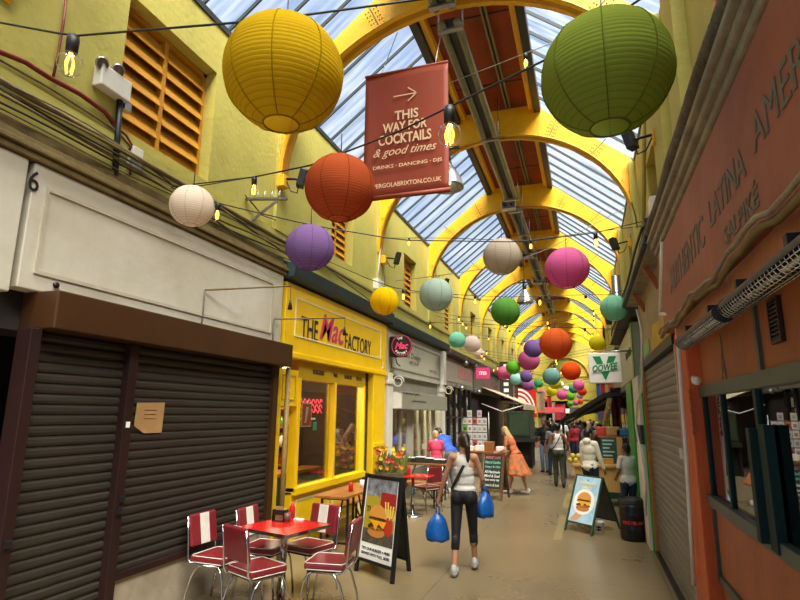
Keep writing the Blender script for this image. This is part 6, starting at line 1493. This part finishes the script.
def plastic_bag(label,top,w_,h_,d_,rz,handle,mt=None):
    top=V(top); t=thing('carrier_bag',label,'bag',top-V((0,0,h_+handle)),rz)
    mb=MB(); N=28; vs=[];fs=[]; prof=[(0,.02),(.30,.0),(.47,.05),(.5,.16),(.49,.34),(.43,.55),(.33,.74),(.2,.9),(.07,1.0)]
    for i,(r,z) in enumerate(prof):
        for j in range(N):
            a=2*PI*j/N; k=1+.05*math.sin(5*a+i)+.03*math.sin(11*a+2*i)
            vs.append((r*w_*k*math.cos(a),r*d_*k*math.sin(a)*1.0,z*h_+ .01*math.sin(3*a+i)))
    for i in range(len(prof)-1):
        for j in range(N): fs.append((i*N+j,i*N+(j+1)%N,(i+1)*N+(j+1)%N,(i+1)*N+j))
    mb.add(vs,fs,0,True); bg_=obj('bag_body',mb,mt,t,frame=t)
    mb=MB()
    for y in (-.018,.018): mb.tube([(-.07*w_,y,h_*.93),(-.02,y*.6,h_+handle*.7),(0,0,h_+handle),(.02,y*.6,h_+handle*.7),(.07*w_,y,h_*.93)],.009,6)
    obj('handle',mb,mt,t,frame=t)
    return t
bagm=mat('blue_plastic','#1560b0',.32,var=.15,scale=6,bump=.5,bscale=9)
lhp=TW@Hn[-1][0]; 
plastic_bag('blue plastic carrier bag hanging from the walking woman\'s left hand',lhp+V((-.0,0,-.02)),.30,.34,.2,.2,.10,bagm)
fp=(TW@Hn[1][2]).lerp(TW@Hn[1][1],.55)
plastic_bag('smaller blue carrier bag hooked over the walking woman\'s right forearm',fp+V((.03,0,-.02)),.28,.32,.2,1.2,.06,bagm)
# orange dress
q=G(519,494); t,Hn,T,Hd,s=person('woman','blonde woman in an orange floral dress leaning towards the display table',(q.x-.04,q.y,0),1.25,1.66,'f',sk2,(h_bl,'long'),(c_flor,'dress'),(c_flor,'skirt'),c_shoew,lean=.42,lf=(0,.16,0),rf=(0,-.22,0),lh=(-.22,.42,.98),rh=(.22,.35,.92),nod=.25,vox=.013)
# man in blue, child in pink
q=P(451,440,Y=13.8); t,_,T,Hd,s=person('man','man in a blue hooded jacket and dark cap bending over behind the bar table',(q.x,13.8,0),.95,1.74,'m',sk2,(h_br,'short'),(c_blue,'jacket'),(c_grey,'full'),c_trn,lean=.75,lh=(-.25,.4,.85),rh=(.25,.45,.8),nod=.2,vox=.014)
blob('cap',[('e',Hd((0,-.01,.05)),V((.085,.1,.075))*s),('c',Hd((0,.07,.045)),Hd((0,.14,.03)),.04,.03)],c_navy,t,t,.012,2)
q=P(436,450,Y=13.0); t,*_=person('child','fair-haired child in a pink-red t-shirt and mint shorts behind the bar table',(q.x,13.0,0),.35,1.50,'k',sk2,(h_bl,'short'),(c_pink,'tee'),(c_mint,'shorts'),c_trn,lean=.15,lh=(-.22,.22,.85),rh=(.22,.25,.85),vox=.013)
# white vest woman and black jacket man
q=G(560,487); t,Hn,T,*_=person('woman','dark-haired woman in a white vest and olive trousers with a cross-body strap, seen from behind',(q.x,q.y,0),.1,1.66,'f',sk3,(h_k,'curly'),(c_white,'tank'),(c_olive,'full'),c_blk,lf=(0,.12,0),rf=(0,-.12,0),lh=(-.33,.02,.84),rh=(.25,.25,1.0),vox=.013)
mb=MB(); mb.tube([T(p) for p in ((.08,-.03,1.43),(.03,-.125,1.3),(-.08,-.125,1.12),(-.16,-.05,1.0))],.012,6); obj('bag_strap',mb,c_blk,t,frame=t)
q=G(546,472); person('man','man in a black jacket and pale jeans facing the camera in the middle distance',(q.x,q.y,0),2.9,1.72,'m',sk3,(h_k,'short'),(c_blk,'jacket'),(mat('cloth_paleblue','#6a7f96',.8,var=.1),'full'),c_blk,lf=(0,.1,0),lh=(-.2,.28,1.1),rh=(.2,.3,1.12),vox=.015)
q=G(553,478); person('woman','woman in dark jeans and a dark top just behind the woman in the white vest',(q.x-.0,q.y+.6,0),.2,1.62,'f',sk3,(h_k,'long'),(c_grey,'tee'),(c_jean,'full'),c_blk,lf=(0,.14,0),rf=(0,-.1,0),vox=.015)
# boys at the stall
q=G(593,520); t,*_=person('boy','dark-haired boy in a cream hooded top standing at the market counter',(q.x,12.35,0),-.55,1.62,'k',sk3,(h_k,'short'),(c_cream,'hoodie'),(c_navy,'full'),c_shoew,turn=-.5,lh=(-.22,.1,.85),rh=(.26,.12,.84),vox=.012)
q=G(631,520); t,*_=person('boy','dark-haired boy in a white t-shirt and jeans beside the keg',(q.x-.02,11.2,0),.35,1.38,'k',sk3,(h_k,'short'),(c_white,'tee'),(c_jean,'full'),c_shoew,turn=.4,lh=(-.2,.18,.95),rh=(.28,.0,.82),vox=.012)
# the crowd far back: a few kinds of shopper, copied
random.seed(31)
kinds=[('shopper in a black coat and jeans in the far crowd','m',sk3,(h_k,'short'),(c_blk,'jacket'),(c_jean,'full')),
('shopper in a grey top with long dark hair in the far crowd','f',sk3,(h_k,'long'),(c_grey,'tee'),(c_blk,'full')),
('shopper in a white shirt in the far crowd','m',sk3,(h_k,'short'),(c_white,'tee'),(c_khaki,'full')),
('shopper in a red top in the far crowd','f',sk3,(h_k,'curly'),(c_red,'long'),(c_navy,'full')),
('fair-haired shopper in a navy coat in the far crowd','f',sk2,(h_bl,'long'),(c_navy,'jacket'),(c_grey,'full'))]
protos=[]
for i,(l_,g,sk,hr,tp_,bt_) in enumerate(kinds):
    t,*_=person('shopper',l_,(-2.2+.55*i,24.3+.8*(i%3),0),[2.9,.2,-.3,3.1,.5][i],1.6+.05*(i%3),g,sk,hr,tp_,bt_,c_blk,lf=(0,.12,0),rf=(0,-.1,0),vox=.026,group='shoppers: '+l_); protos.append((t,l_))
spots=[(-1.1,26.5),(-.5,27.2),(.15,26.2),(.4,24.1),(-.15,23.0),(-.75,28.6),(.1,29),(-1.6,29.4),(-.35,31.2),(.4,28),(-1.1,32.5),(-2.0,33),(.2,33.4),(-.6,35.4),(-1.5,36),(-2.1,37.5),(-.2,38),(-1.2,39),(0,21.2),(.35,20.0),(-.1,19.0),(.3,18.0),(-2.6,35),(-1.8,41),(-2.7,43),(-1,43.5)]
for i,(x,y) in enumerate(spots):
    k=random.choice((0,0,1,1,2,3,4)); t,l_=protos[k]
    dup(t,(x+random.uniform(-.1,.1),y,0),random.choice((0,.3,-.3,3.1,2.8,1.4)),l_,'shoppers: '+l_)
